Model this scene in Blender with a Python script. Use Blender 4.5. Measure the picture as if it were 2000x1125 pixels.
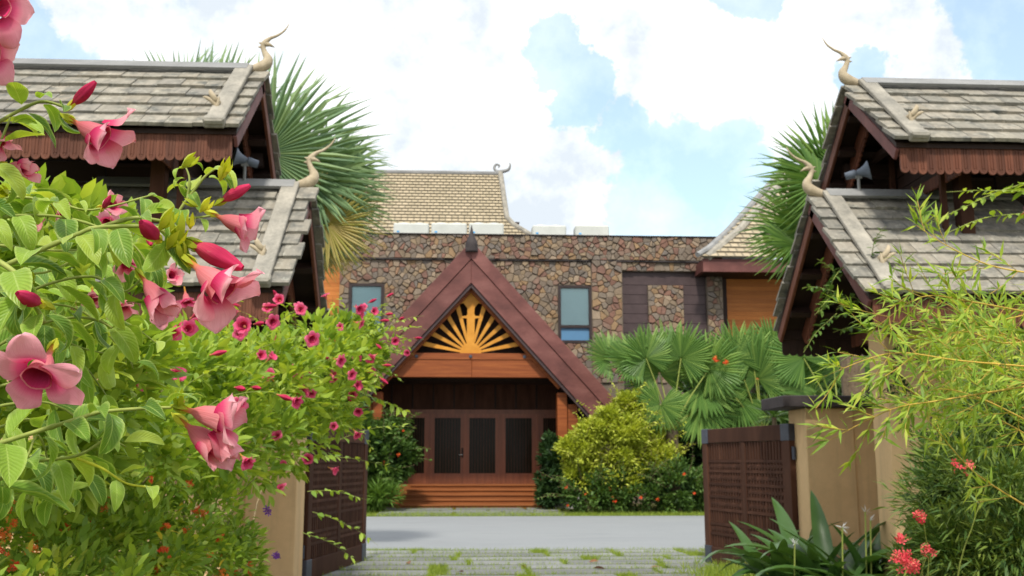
import bpy, bmesh, math, random
import numpy as np
from mathutils import Vector, Matrix, Euler, Quaternion
for o in list(bpy.data.objects): bpy.data.objects.remove(o)
sc = bpy.context.scene
COL = sc.collection
rng = random.Random(7)
nr = np.random.default_rng(7)
R_ = math.radians

# ---------------------------------------------------------------- camera
FPX, PITCH, YAW, EYE = 1944.0, R_(9.87), R_(3.0), 1.5
cd = bpy.data.cameras.new('camera'); cam = bpy.data.objects.new('camera', cd); COL.objects.link(cam)
cd.sensor_width = 36; cd.lens = FPX/2000*36; cd.clip_start = .05; cd.clip_end = 3000
cam.location = (0, 0, EYE); cam.rotation_euler = (math.pi/2+PITCH, 0, -YAW)
cd.dof.use_dof = True; cd.dof.focus_distance = 1.08; cd.dof.aperture_fstop = 20
sc.camera = cam
sc.render.resolution_x = 1024; sc.render.resolution_y = 576
# ---------------------------------------------------------------- world and sun
SUN_EL, SUN_AZ = R_(52), R_(189)      # azimuth clockwise from +Y: behind the camera, a little to the left
w = bpy.data.worlds.new('World'); sc.world = w; w.use_nodes = True
nt = w.node_tree; nt.nodes.clear(); w.cycles.sampling_method = 'MANUAL'; w.cycles.sample_map_resolution = 512
def N(t, ty, **k):
    n = t.nodes.new(ty)
    for a, b in k.items():
        if a.startswith('i_'):
            n.inputs[int(a[2:]) if a[2:].isdigit() else a[2:].replace('_', ' ')].default_value = b
        else: setattr(n, a, b)
    return n
CF = Vector((math.sin(YAW)*math.cos(PITCH), math.cos(YAW)*math.cos(PITCH), math.sin(PITCH)))
CR = Vector((math.cos(YAW), -math.sin(YAW), 0)); CU = CR.cross(CF)
CO = Vector((0, 0, EYE))
def ray(px, py): return CF+CR*((px-1000)/FPX)+CU*((562.5-py)/FPX)
def at_y(px, py, Y): d = ray(px, py); return CO+d*(Y/d.y)
def at_x(px, py, X): d = ray(px, py); return CO+d*(X/d.x)
def at_z(px, py, Z): d = ray(px, py); return CO+d*((Z-EYE)/d.z)
def at_d(px, py, D): return CO+ray(px, py)*D
def proj(p): q = Vector(p)-CO; d = q.dot(CF); return 1000+FPX*q.dot(CR)/d, 562.5-FPX*q.dot(CU)/d, d

L = nt.links.new
sky = N(nt, 'ShaderNodeTexSky', sky_type='NISHITA', sun_disc=False, sun_elevation=SUN_EL, sun_rotation=SUN_AZ, air_density=1.0, dust_density=1.6, ozone_density=1.0)
tc = N(nt, 'ShaderNodeTexCoord')
warp = N(nt, 'ShaderNodeTexNoise', i_Scale=9.0, i_Detail=9.0, i_Roughness=.66); L(tc.outputs['Generated'], warp.inputs['Vector'])
wv = N(nt, 'ShaderNodeVectorMath', operation='MULTIPLY_ADD'); L(warp.outputs['Color'], wv.inputs[0]); wv.inputs[1].default_value = (.13,)*3
L(tc.outputs['Generated'], wv.inputs[2])
wv2 = N(nt, 'ShaderNodeVectorMath', operation='SUBTRACT'); L(wv.outputs[0], wv2.inputs[0]); wv2.inputs[1].default_value = (.065,)*3
wn = N(nt, 'ShaderNodeVectorMath', operation='NORMALIZE'); L(wv2.outputs[0], wn.inputs[0])
# openings of blue in the cloud cover: direction, radius in degrees, depth
gap = None
for px, py, rad, amt in ((1080, 105, 2.2, .75), (1140, 170, 2.3, .8), (1225, 260, 2.3, .75), (1330, 370, 4.2, .95), (1240, 420, 3.0, .7), (1430, 280, 2.4, .6),
                         (1985, 70, 3.6, 1), (1470, -45, 3.0, 1), (1690, 130, 1.8, .7), (1470, 390, 3.2, .7), (50, 95, 3.0, .75), (150, 130, 2.4, .5), (330, 60, 2.5, .25), (1900, 20, 2.0, .5), (2300, 150, 6, 1),
                         (-400, 200, 6, .9), (300, -700, 9, .9), (1500, -900, 10, .9), (-1500, 100, 10, .9), (3600, 200, 9, .9)):
    g = ray(px, py).normalized()
    dt = N(nt, 'ShaderNodeVectorMath', operation='DOT_PRODUCT'); L(wn.outputs[0], dt.inputs[0]); dt.inputs[1].default_value = g
    mr = N(nt, 'ShaderNodeMapRange', interpolation_type='SMOOTHSTEP'); L(dt.outputs['Value'], mr.inputs[0])
    mr.inputs[1].default_value = math.cos(R_(rad)); mr.inputs[2].default_value = math.cos(R_(rad*.35)); mr.inputs[3].default_value = 0; mr.inputs[4].default_value = amt
    if gap is None: gap = mr.outputs[0]
    else:
        mx = N(nt, 'ShaderNodeMath', operation='MAXIMUM'); L(gap, mx.inputs[0]); L(mr.outputs[0], mx.inputs[1]); gap = mx.outputs[0]
cn = N(nt, 'ShaderNodeTexNoise', i_Scale=5.5, i_Detail=9.0, i_Roughness=.62); L(tc.outputs['Generated'], cn.inputs['Vector'])
tone = N(nt, 'ShaderNodeValToRGB'); L(cn.outputs['Fac'], tone.inputs[0])
tone.color_ramp.elements[0].position = .40; tone.color_ramp.elements[0].color = (6.2, 6.8, 7.4, 1)
tone.color_ramp.elements[1].position = .58; tone.color_ramp.elements[1].color = (11.0, 11.0, 11.0, 1)
sub = N(nt, 'ShaderNodeMath', operation='MULTIPLY_ADD'); L(cn.outputs['Fac'], sub.inputs[0]); sub.inputs[1].default_value = -.7; sub.inputs[2].default_value = .35
ad = N(nt, 'ShaderNodeMath', operation='ADD'); L(gap, ad.inputs[0]); L(sub.outputs[0], ad.inputs[1])
bl = N(nt, 'ShaderNodeMapRange', interpolation_type='SMOOTHSTEP'); L(ad.outputs[0], bl.inputs[0]); bl.inputs[1].default_value = .20; bl.inputs[2].default_value = .54; bl.inputs[4].default_value = .60
skb = N(nt, 'ShaderNodeMix', data_type='RGBA', blend_type='MULTIPLY'); skb.inputs[0].default_value = 1; L(sky.outputs[0], skb.inputs[6]); skb.inputs[7].default_value = (2.15, 2.4, 2.1, 1)
cm = N(nt, 'ShaderNodeMix', data_type='RGBA'); L(bl.outputs[0], cm.inputs[0]); L(tone.outputs[0], cm.inputs[6]); L(skb.outputs[2], cm.inputs[7])
bg = N(nt, 'ShaderNodeBackground', i_Strength=.1); L(cm.outputs[2], bg.inputs[0])
wo = N(nt, 'ShaderNodeOutputWorld'); L(bg.outputs[0], wo.inputs[0])
sd = bpy.data.lights.new('sun', 'SUN'); so = bpy.data.objects.new('sun', sd); COL.objects.link(so)
sd.energy = 2.9; sd.angle = R_(5); sd.color = (1, .94, .82)
so.rotation_euler = Vector((math.sin(SUN_AZ)*math.cos(SUN_EL), math.cos(SUN_AZ)*math.cos(SUN_EL), math.sin(SUN_EL))).to_track_quat('Z', 'Y').to_euler()
so.location = (0, 0, 40)
vs = sc.view_settings; vs.view_transform = 'Standard'; vs.look = 'None'; vs.exposure = 0.42; vs.gamma = 1; vs.use_curve_mapping = False

# ---------------------------------------------------------------- materials
def ramp(t, cols, fac, const=False):
    r = N(t, 'ShaderNodeValToRGB'); cr = r.color_ramp
    if const: cr.interpolation = 'CONSTANT'
    n = len(cols)
    while len(cr.elements) < n: cr.elements.new(.5)
    for i, c in enumerate(cols):
        cr.elements[i].position = i/n if const else i/max(1, n-1); cr.elements[i].color = (*c, 1)
    t.links.new(fac, r.inputs[0]); return r.outputs[0]
def mul(t, a, b, f=1.0, mode='MULTIPLY'):
    m = N(t, 'ShaderNodeMix', data_type='RGBA', blend_type=mode)
    for i, x in ((0, f), (6, a), (7, b)):
        if hasattr(x, 'links'): t.links.new(x, m.inputs[i])
        else: m.inputs[i].default_value = x if i == 0 else (*x, 1)
    return m.outputs[2]
def noise(t, scale, detail=4, stretch=None, obj=True, rough=.6):
    c = N(t, 'ShaderNodeTexCoord'); v = c.outputs['Object']
    if stretch:
        mp = N(t, 'ShaderNodeMapping'); mp.inputs['Scale'].default_value = stretch; t.links.new(v, mp.inputs[0]); v = mp.outputs[0]
    if obj:
        oi = N(t, 'ShaderNodeObjectInfo'); a = N(t, 'ShaderNodeVectorMath', operation='MULTIPLY_ADD')
        cb = N(t, 'ShaderNodeCombineXYZ'); [t.links.new(oi.outputs['Random'], cb.inputs[i]) for i in range(3)]
        t.links.new(cb.outputs[0], a.inputs[0]); a.inputs[1].default_value = (37, 53, 71); t.links.new(v, a.inputs[2]); v = a.outputs[0]
    n = N(t, 'ShaderNodeTexNoise', i_Scale=scale, i_Detail=float(detail), i_Roughness=rough); t.links.new(v, n.inputs['Vector'])
    return n.outputs['Fac']
def newmat(name):
    m = bpy.data.materials.new(name); m.use_nodes = True; t = m.node_tree; t.nodes.clear()
    b = N(t, 'ShaderNodeBsdfPrincipled'); o = N(t, 'ShaderNodeOutputMaterial'); t.links.new(b.outputs[0], o.inputs[0])
    return m, t, b, o
def bump(t, b, h, strength=.4, dist=.01):
    n = N(t, 'ShaderNodeBump'); n.inputs['Strength'].default_value = strength; n.inputs['Distance'].default_value = dist
    t.links.new(h, n.inputs['Height']); t.links.new(n.outputs[0], b.inputs['Normal'])
def surf(name, cols, rough=.7, scale=6, stretch=None, per_obj=.25, spec=.3, bstr=.3, bd=.008, metal=0, fine=60):
    """procedural surface: noise between colours, fine grain, small per-piece value shift"""
    m, t, b, o = newmat(name)
    n1 = noise(t, scale, 5, stretch); n2 = noise(t, fine, 3, stretch)
    mr = N(t, 'ShaderNodeMapRange'); t.links.new(n1, mr.inputs[0]); mr.inputs[1].default_value = .3; mr.inputs[2].default_value = .7
    c = ramp(t, cols, mr.outputs[0])
    g = ramp(t, [(.78,)*3, (1.18,)*3], n2); c = mul(t, c, g)
    oi = N(t, 'ShaderNodeObjectInfo'); p = ramp(t, [(1-per_obj,)*3, (1+per_obj*.6,)*3], oi.outputs['Random']); c = mul(t, c, p)
    t.links.new(c, b.inputs['Base Color']); b.inputs['Roughness'].default_value = rough
    b.inputs['Specular IOR Level'].default_value = spec; b.inputs['Metallic'].default_value = metal
    if bstr: bump(t, b, n2, bstr, bd)
    return m
def leafmat(name, cols, trans=.35, rough=.5, edge=None, attr=True, spec=.3, tcol=None):
    m, t, b, o = newmat(name)
    if attr: a = N(t, 'ShaderNodeAttribute', attribute_name='rnd').outputs['Fac']
    else: a = N(t, 'ShaderNodeObjectInfo').outputs['Random']
    c = ramp(t, cols, a)
    if edge:      # pale margin and midrib, as the leaf itself has them
        uv = N(t, 'ShaderNodeUVMap'); sx = N(t, 'ShaderNodeSeparateXYZ'); t.links.new(uv.outputs[0], sx.inputs[0])
        ab = N(t, 'ShaderNodeMath', operation='ABSOLUTE'); t.links.new(sx.outputs[0], ab.inputs[0])
        e1 = N(t, 'ShaderNodeMapRange', interpolation_type='SMOOTHSTEP'); t.links.new(ab.outputs[0], e1.inputs[0]); e1.inputs[1].default_value = .72; e1.inputs[2].default_value = 1
        e2 = N(t, 'ShaderNodeMapRange', interpolation_type='SMOOTHSTEP'); t.links.new(ab.outputs[0], e2.inputs[0]); e2.inputs[1].default_value = .1; e2.inputs[2].default_value = .0
        mx = N(t, 'ShaderNodeMath', operation='MAXIMUM'); t.links.new(e1.outputs[0], mx.inputs[0]); t.links.new(e2.outputs[0], mx.inputs[1])
        ml = N(t, 'ShaderNodeMath', operation='MULTIPLY'); t.links.new(mx.outputs[0], ml.inputs[0]); ml.inputs[1].default_value = .75
        sp = N(t, 'ShaderNodeMapRange'); t.links.new(noise(t, 6, 7, rough=.75), sp.inputs[0]); sp.inputs[1].default_value = .62; sp.inputs[2].default_value = .74; sp.inputs[4].default_value = .6; c = mul(t, c, (.42, .40, .08), sp.outputs[0], 'MIX')
        nz = noise(t, 5, 6, rough=.7); c = mul(t, c, ramp(t, [(.72,)*3, (1.25,)*3], nz))
        # side veins
        vn = N(t, 'ShaderNodeMath', operation='MULTIPLY_ADD'); t.links.new(ab.outputs[0], vn.inputs[0]); vn.inputs[1].default_value = -.28; t.links.new(sx.outputs[1], vn.inputs[2])
        vs_ = N(t, 'ShaderNodeMath', operation='MULTIPLY'); t.links.new(vn.outputs[0], vs_.inputs[0]); vs_.inputs[1].default_value = 75
        sn = N(t, 'ShaderNodeMath', operation='SINE'); t.links.new(vs_.outputs[0], sn.inputs[0])
        vm = N(t, 'ShaderNodeMapRange'); t.links.new(sn.outputs[0], vm.inputs[0]); vm.inputs[1].default_value = .8; vm.inputs[2].default_value = 1; vm.inputs[4].default_value = .22
        c = mul(t, c, edge, vm.outputs[0], 'MIX')
        c = mul(t, c, edge, ml.outputs[0], 'MIX'); bump(t, b, sn.outputs[0], .25, .002)
    t.links.new(c, b.inputs['Base Color']); b.inputs['Roughness'].default_value = rough; b.inputs['Specular IOR Level'].default_value = spec
    tr = N(t, 'ShaderNodeBsdfTranslucent'); tcl = mul(t, c, tcol or (1.35, 1.25, .5)); t.links.new(tcl, tr.inputs[0])
    mx = N(t, 'ShaderNodeMixShader', i_0=trans); t.links.new(b.outputs[0], mx.inputs[1]); t.links.new(tr.outputs[0], mx.inputs[2]); t.links.new(mx.outputs[0], o.inputs[0])
    return m
M = {}
M['gate'] = surf('gate_wood', [(.052, .022, .014), (.092, .042, .026)], .7, 5, (1, 1, .2), spec=.12)
M['iron'] = surf('blue_grey_steel', [(.045, .052, .075), (.075, .085, .115)], .45, 8, spec=.5, metal=.3)
def plaster_mat():
    m, t, b, o = newmat('tan_plaster')
    c = ramp(t, [(.60, .40, .20), (.67, .46, .245), (.73, .515, .285)], noise(t, 1.3, 6, obj=False))
    s = noise(t, 5, 6, (1, 1, .07), obj=False); ms = N(t, 'ShaderNodeMapRange'); t.links.new(s, ms.inputs[0]); ms.inputs[1].default_value = .52; ms.inputs[2].default_value = .75; ms.inputs[4].default_value = .38
    c = mul(t, c, (.30, .22, .13), ms.outputs[0], 'MIX')
    n2 = noise(t, 9, 8, obj=False, rough=.75); c = mul(t, c, ramp(t, [(.82,)*3, (1.12,)*3], n2))
    n3 = noise(t, 140, 3, obj=False); bump(t, b, n3, .35, .004)
    t.links.new(c, b.inputs['Base Color']); b.inputs['Roughness'].default_value = .9; b.inputs['Specular IOR Level'].default_value = .15; return m
M['plaster'] = plaster_mat()
M['cap'] = surf('dark_cap_stone', [(.030, .024, .026), (.055, .045, .046)], .7, 6)
M['barge'] = surf('red_brown_barge_timber', [(.095, .034, .031), (.15, .054, .048), (.21, .085, .075)], .6, 2.6, (.35, 1, .6), per_obj=.12, fine=25)
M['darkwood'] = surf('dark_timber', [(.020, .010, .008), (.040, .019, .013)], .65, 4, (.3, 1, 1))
M['redwood'] = surf('red_stained_timber', [(.105, .035, .020), (.175, .062, .034)], .6, 8, (2, 2, .3), per_obj=.35)
M['orange'] = surf('orange_stained_timber', [(.18, .042, .011), (.25, .065, .016), (.34, .10, .025)], .55, 2.5, (.2, 1, 5), per_obj=.14, fine=20)
M['amber'] = surf('amber_timber', [(.52, .215, .022), (.64, .29, .04)], .5, 4, per_obj=.1)
M['siding'] = surf('orange_siding', [(.40, .125, .022), (.56, .20, .045)], .55, 2, (.3, 1, 3), per_obj=.2, fine=20)
M['doorwood'] = surf('door_timber', [(.19, .058, .026), (.28, .09, .04)], .4, 4, (3, 3, .3), per_obj=.15, spec=.5)
M['step'] = surf('step_timber', [(.22, .070, .018), (.31, .105, .030)], .55, 3, (.3, 2, 2), per_obj=.15)
M['verge'] = surf('weathered_pale_board', [(.21, .20, .175), (.40, .37, .315)], .85, 5, (1, .6, 1), per_obj=.1, fine=40)
M['carve'] = surf('carved_pale_wood', [(.38, .31, .21), (.56, .47, .34)], .8, 14, per_obj=.1, fine=80)
M['clad'] = surf('dark_brown_cladding', [(.050, .032, .034), (.075, .05, .052)], .5, 3, per_obj=.12)
M['frame'] = surf('dark_window_frame', [(.030, .020, .020), (.045, .03, .03)], .4, 4)
M['greystone'] = surf('grey_plinth_stone', [(.36, .36, .36), (.5, .5, .5)], .8, 10)
def road_mat():
    m, t, b, o = newmat('pale_concrete_road')
    c = ramp(t, [(.185, .20, .215), (.24, .255, .27), (.275, .29, .30)], noise(t, .45, 7, (.35, 1, 1), False, .7))
    for sc_, st_, lo, hi, am, col in ((2.2, (.12, 1, 1), .56, .72, .35, (.13, .135, .14)), (1.1, None, .60, .74, .4, (.17, .165, .15)), (6, None, .64, .72, .3, (.36, .37, .37))):
        q = N(t, 'ShaderNodeMapRange'); t.links.new(noise(t, sc_, 7, st_, False, .68), q.inputs[0]); q.inputs[1].default_value = lo; q.inputs[2].default_value = hi; q.inputs[4].default_value = am
        c = mul(t, c, col, q.outputs[0], 'MIX')
    n3 = noise(t, 60, 4, obj=False); c = mul(t, c, ramp(t, [(.8,)*3, (1.2,)*3], n3)); bump(t, b, n3, .3, .006)
    t.links.new(c, b.inputs['Base Color']); b.inputs['Roughness'].default_value = .85; return m
M['road'] = road_mat()
M['slab'] = surf('grey_paving_slab', [(.16, .17, .17), (.26, .265, .26)], .85, 2.5, per_obj=.22, fine=50)
M['soil'] = surf('soil', [(.07, .07, .025), (.12, .13, .04)], .95, 3, per_obj=0)
M['acunit'] = surf('pale_metal_casing', [(.50, .52, .49), (.58, .60, .57)], .5, 2, per_obj=.05, bstr=0)
M['acblue'] = surf('blue_badge', [(.08, .35, .7), (.1, .4, .75)], .5, 2, bstr=0)
M['horn'] = surf('grey_horn_plastic', [(.10, .125, .17), (.14, .165, .21)], .45, 5, per_obj=.05, bstr=0)
M['chrome'] = surf('bright_metal', [(.6, .6, .6), (.7, .7, .7)], .25, 5, metal=1, bstr=0)
M['ridge'] = surf('grey_ridge_board', [(.20, .205, .21), (.33, .33, .33)], .85, 4, (.4, 1, 1), per_obj=.1)
M['bark'] = surf('bark', [(.10, .07, .045), (.20, .15, .10)], .9, 20)
M['stem'] = surf('green_stem', [(.22, .28, .05), (.32, .36, .09)], .6, 60, per_obj=.15, bstr=.2, bd=.001)
M['twig'] = surf('brown_twig', [(.20, .14, .08), (.34, .26, .15)], .8, 40)
M['yellowstem'] = surf('yellow_bamboo_stem', [(.5, .32, .05), (.62, .44, .08)], .5, 30)
# shingle: grey-tan split wood with streaks, lichen and per-piece tone
def shingle_mat():
    m, t, b, o = newmat('weathered_wood_shingle')
    oi = N(t, 'ShaderNodeObjectInfo')
    c = ramp(t, [(.21, .20, .175), (.31, .285, .235), (.24, .225, .20), (.28, .26, .22), (.34, .31, .26), (.29, .26, .21)], oi.outputs['Random'])
    st = noise(t, 22, 4, (1, .12, 1)); bl_ = noise(t, 7, 5)
    mr = N(t, 'ShaderNodeMapRange'); t.links.new(bl_, mr.inputs[0]); mr.inputs[1].default_value = .46; mr.inputs[2].default_value = .74
    c = mul(t, c, ramp(t, [(.6,)*3, (1.25,)*3], st)); c = mul(t, c, (.10, .105, .10), mr.outputs[0], 'MIX')
    n3 = noise(t, 16, 4); m3 = N(t, 'ShaderNodeMapRange'); t.links.new(n3, m3.inputs[0]); m3.inputs[1].default_value = .55; m3.inputs[2].default_value = .75; m3.inputs[4].default_value = .5
    c = mul(t, c, (.55, .54, .46), m3.outputs[0], 'MIX')
    t.links.new(c, b.inputs['Base Color']); b.inputs['Roughness'].default_value = .9; b.inputs['Specular IOR Level'].default_value = .15
    bump(t, b, st, .5, .01); return m
M['shingle'] = shingle_mat()
def stone_mat():
    m, t, b, o = newmat('rubble_stone')
    a = N(t, 'ShaderNodeAttribute', attribute_name='rnd').outputs['Fac']
    c = ramp(t, [(0.173, 0.133, 0.101), (0.2, 0.148, 0.101), (0.2, 0.105, 0.076), (0.157, 0.129, 0.108), (0.255, 0.164, 0.089), (0.181, 0.144, 0.112), (0.255, 0.187, 0.12), (0.181, 0.098, 0.074), (0.204, 0.16, 0.12), (0.154, 0.129, 0.112), (0.271, 0.203, 0.144), (0.224, 0.133, 0.081), (0.177, 0.141, 0.112), (0.193, 0.121, 0.091)], a, True)
    n = noise(t, 4, 6, obj=False); n2 = noise(t, 25, 4, obj=False)
    c = mul(t, c, ramp(t, [(.65,)*3, (1.4,)*3], n)); c = mul(t, c, ramp(t, [(.75,)*3, (1.25,)*3], n2))
    t.links.new(c, b.inputs['Base Color']); b.inputs['Roughness'].default_value = .85; bump(t, b, n2, .6, .03); return m
M['stone'] = stone_mat()
M['mortar'] = surf('dark_mortar', [(.13, .105, .082), (.18, .145, .11)], .95, 6, per_obj=0)
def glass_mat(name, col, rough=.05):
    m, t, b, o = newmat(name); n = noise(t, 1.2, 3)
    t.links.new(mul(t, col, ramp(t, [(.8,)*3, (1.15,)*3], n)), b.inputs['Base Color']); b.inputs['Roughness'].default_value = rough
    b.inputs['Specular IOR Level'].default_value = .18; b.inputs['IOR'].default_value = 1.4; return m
M['curtain'] = surf('pale_blue_green_blind', [(.66, .80, .82), (.72, .85, .87)], .8, 1.5, per_obj=0, bstr=0)
def pane_mat(name):
    m, t, b, o = newmat(name); t.nodes.remove(b)
    gl = N(t, 'ShaderNodeBsdfGlossy'); gl.inputs['Roughness'].default_value = .03; gl.inputs[0].default_value = (.9, .95, 1, 1)
    tp = N(t, 'ShaderNodeBsdfTransparent'); tp.inputs[0].default_value = (.86, .92, .92, 1)
    lw = N(t, 'ShaderNodeFresnel', i_IOR=1.5); mx = N(t, 'ShaderNodeMixShader')
    t.links.new(lw.outputs[0], mx.inputs[0]); t.links.new(tp.outputs[0], mx.inputs[1]); t.links.new(gl.outputs[0], mx.inputs[2]); t.links.new(mx.outputs[0], o.inputs[0]); return m
M['pane'] = pane_mat('clear_pane')
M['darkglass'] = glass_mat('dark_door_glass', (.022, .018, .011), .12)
M['skyglass'] = glass_mat('blue_lower_glass', (.10, .22, .38))
def tile_mat():
    m, t, b, o = newmat('pale_roof_tile')
    uv = N(t, 'ShaderNodeUVMap'); br = N(t, 'ShaderNodeTexBrick', offset=.5, i_Scale=1.0); t.links.new(uv.outputs[0], br.inputs['Vector'])
    br.inputs['Color1'].default_value = (.46, .38, .26, 1); br.inputs['Color2'].default_value = (.36, .30, .20, 1); br.inputs['Mortar'].default_value = (.20, .17, .12, 1)
    br.inputs['Mortar Size'].default_value = .035; br.inputs['Brick Width'].default_value = .3; br.inputs['Row Height'].default_value = .34
    n = noise(t, 1.1, 5, obj=False); c = mul(t, br.outputs[0], ramp(t, [(.8,)*3, (1.15,)*3], n))
    t.links.new(c, b.inputs['Base Color']); b.inputs['Roughness'].default_value = .8; return m
M['tile'] = tile_mat()
# leaves
M['vineleaf'] = leafmat('vine_leaf', [(.10, .21, .028), (.165, .31, .038), (.235, .39, .048), (.31, .47, .06), (.44, .54, .08)], .38, .42, edge=(.46, .60, .16), attr=False, spec=.35)
M['vineleaf_s'] = leafmat('vine_leaf_small', [(.13, .24, .032), (.23, .36, .05), (.35, .48, .065), (.50, .58, .10)], .42, .45)
M['lantana'] = leafmat('low_shrub_leaf', [(.12, .21, .03), (.20, .32, .045), (.31, .43, .06), (.47, .52, .09)], .4)
M['yellowbush'] = leafmat('yellow_green_leaf', [(.22, .29, .03), (.36, .43, .045), (.48, .54, .07), (.60, .63, .13)], .3)
M['midgreen'] = leafmat('mid_green_leaf', [(.05, .105, .022), (.085, .165, .035), (.15, .25, .05)], .25)
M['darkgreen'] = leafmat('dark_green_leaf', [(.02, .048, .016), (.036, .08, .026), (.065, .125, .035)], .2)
M['hedge'] = leafmat('fine_hedge_leaf', [(.035, .085, .02), (.07, .14, .03), (.15, .22, .04), (.24, .30, .06)], .25)
M['bamboo'] = leafmat('bamboo_leaf', [(.14, .25, .03), (.24, .38, .045), (.35, .48, .06), (.50, .55, .09)], .4)
M['lily'] = leafmat('strap_leaf', [(.03, .085, .02), (.05, .12, .028), (.09, .17, .04)], .2, .32, spec=.5)
M['palmblue'] = leafmat('blue_green_frond', [(.16, .26, .15), (.23, .35, .18), (.32, .43, .21)], .3, .45)
M['palmgreen'] = leafmat('green_frond', [(.09, .19, .045), (.14, .26, .06), (.24, .37, .09)], .3, .42)
M['palmyellow'] = leafmat('yellowing_frond', [(.34, .32, .08), (.42, .36, .12), (.48, .40, .18)], .3, .6)
M['grass'] = leafmat('grass_blade', [(.14, .22, .03), (.24, .34, .045), (.36, .44, .07)], .35)
M['fern'] = leafmat('fern_leaf', [(.10, .20, .03), (.16, .28, .05)], .3)
def petal_mat(name, stops, trans=.42):
    m, t, b, o = newmat(name)
    uv = N(t, 'ShaderNodeUVMap'); sx = N(t, 'ShaderNodeSeparateXYZ'); t.links.new(uv.outputs[0], sx.inputs[0])
    r = N(t, 'ShaderNodeValToRGB'); cr = r.color_ramp
    while len(cr.elements) < len(stops): cr.elements.new(.5)
    for i, (p, c) in enumerate(stops): cr.elements[i].position = p; cr.elements[i].color = (*c, 1)
    t.links.new(sx.outputs[1], r.inputs[0])
    oi = N(t, 'ShaderNodeObjectInfo'); c = mul(t, r.outputs[0], ramp(t, [(.86, .78, .84), (1.06, 1.1, 1.06)], oi.outputs['Random']))
    # fine lengthwise veins
    mp = N(t, 'ShaderNodeMapping'); mp.inputs['Scale'].default_value = (9, 1.2, 1); t.links.new(uv.outputs[0], mp.inputs[0])
    n = N(t, 'ShaderNodeTexNoise', i_Scale=2.5, i_Detail=6.0); t.links.new(mp.outputs[0], n.inputs['Vector'])
    c = mul(t, c, ramp(t, [(.92, .72, .76), (1.10, 1.30, 1.24)], n.outputs['Fac']))
    bq = N(t, 'ShaderNodeMapRange'); t.links.new(noise(t, 7, 6), bq.inputs[0]); bq.inputs[1].default_value = .64; bq.inputs[2].default_value = .78; bq.inputs[4].default_value = .45; c = mul(t, c, (.55, .26, .20), bq.outputs[0], 'MIX'); bump(t, b, n.outputs['Fac'], .35, .003)
    t.links.new(c, b.inputs['Base Color']); b.inputs['Roughness'].default_value = .8; b.inputs['Specular IOR Level'].default_value = .06
    tr = N(t, 'ShaderNodeBsdfTranslucent'); t.links.new(c, tr.inputs[0]); mx = N(t, 'ShaderNodeMixShader', i_0=trans)
    t.links.new(b.outputs[0], mx.inputs[1]); t.links.new(tr.outputs[0], mx.inputs[2]); t.links.new(mx.outputs[0], o.inputs[0]); return m
M['petal'] = petal_mat('pink_petal', [(0, (.62, .03, .14)), (.16, (.78, .10, .24)), (.34, (.92, .34, .43)), (.8, (.93, .46, .53)), (1, (.94, .54, .62))])
M['tube'] = petal_mat('pink_flower_tube', [(0, (.62, .40, .06)), (.26, (.72, .33, .08)), (.36, (.80, .26, .20)), (.55, (.82, .24, .27)), (1, (.86, .34, .38))])
M['hotpetal'] = petal_mat('hot_pink_petal', [(0, (.62, .03, .14)), (.3, (.82, .09, .24)), (1, (.90, .25, .40))])
M['throat'] = petal_mat('deep_red_throat', [(0, (.22, .015, .04)), (1, (.66, .05, .17))], .15)
M['bud'] = petal_mat('dark_pink_bud', [(0, (.62, .30, .10)), (.2, (.58, .07, .12)), (.6, (.46, .03, .09)), (1, (.66, .05, .14))], .2)
M['calyx'] = leafmat('yellow_green_calyx', [(.36, .45, .03), (.52, .56, .045), (.60, .62, .06)], .35, attr=False)
M['pinksmall'] = leafmat('small_pink_petal', [(.70, .07, .18), (.84, .20, .30), (.86, .34, .42)], .3, tcol=(1, 1, 1))
M['redsmall'] = leafmat('small_red_petal', [(.72, .03, .015), (.80, .10, .02), (.80, .20, .03)], .2, tcol=(1, 1, 1))
M['rosered'] = leafmat('rose_red_petal', [(.68, .03, .07), (.80, .10, .12), (.86, .26, .18)], .25, tcol=(1, 1, 1))
M['yellowsmall'] = leafmat('yellow_dying_leaf', [(.62, .46, .03), (.68, .55, .06)], .3, tcol=(1, 1, 1))
M['deadleaf'] = leafmat('dry_leaf', [(.20, .09, .04), (.28, .13, .06)], .1, tcol=(1, 1, 1))
M['purple'] = leafmat('purple_petal', [(.16, .04, .30), (.22, .06, .36)], .2, tcol=(1, 1, 1))
M['white'] = leafmat('white_petal', [(.7, .72, .68), (.8, .8, .78)], .3, tcol=(1, 1, 1))

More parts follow.
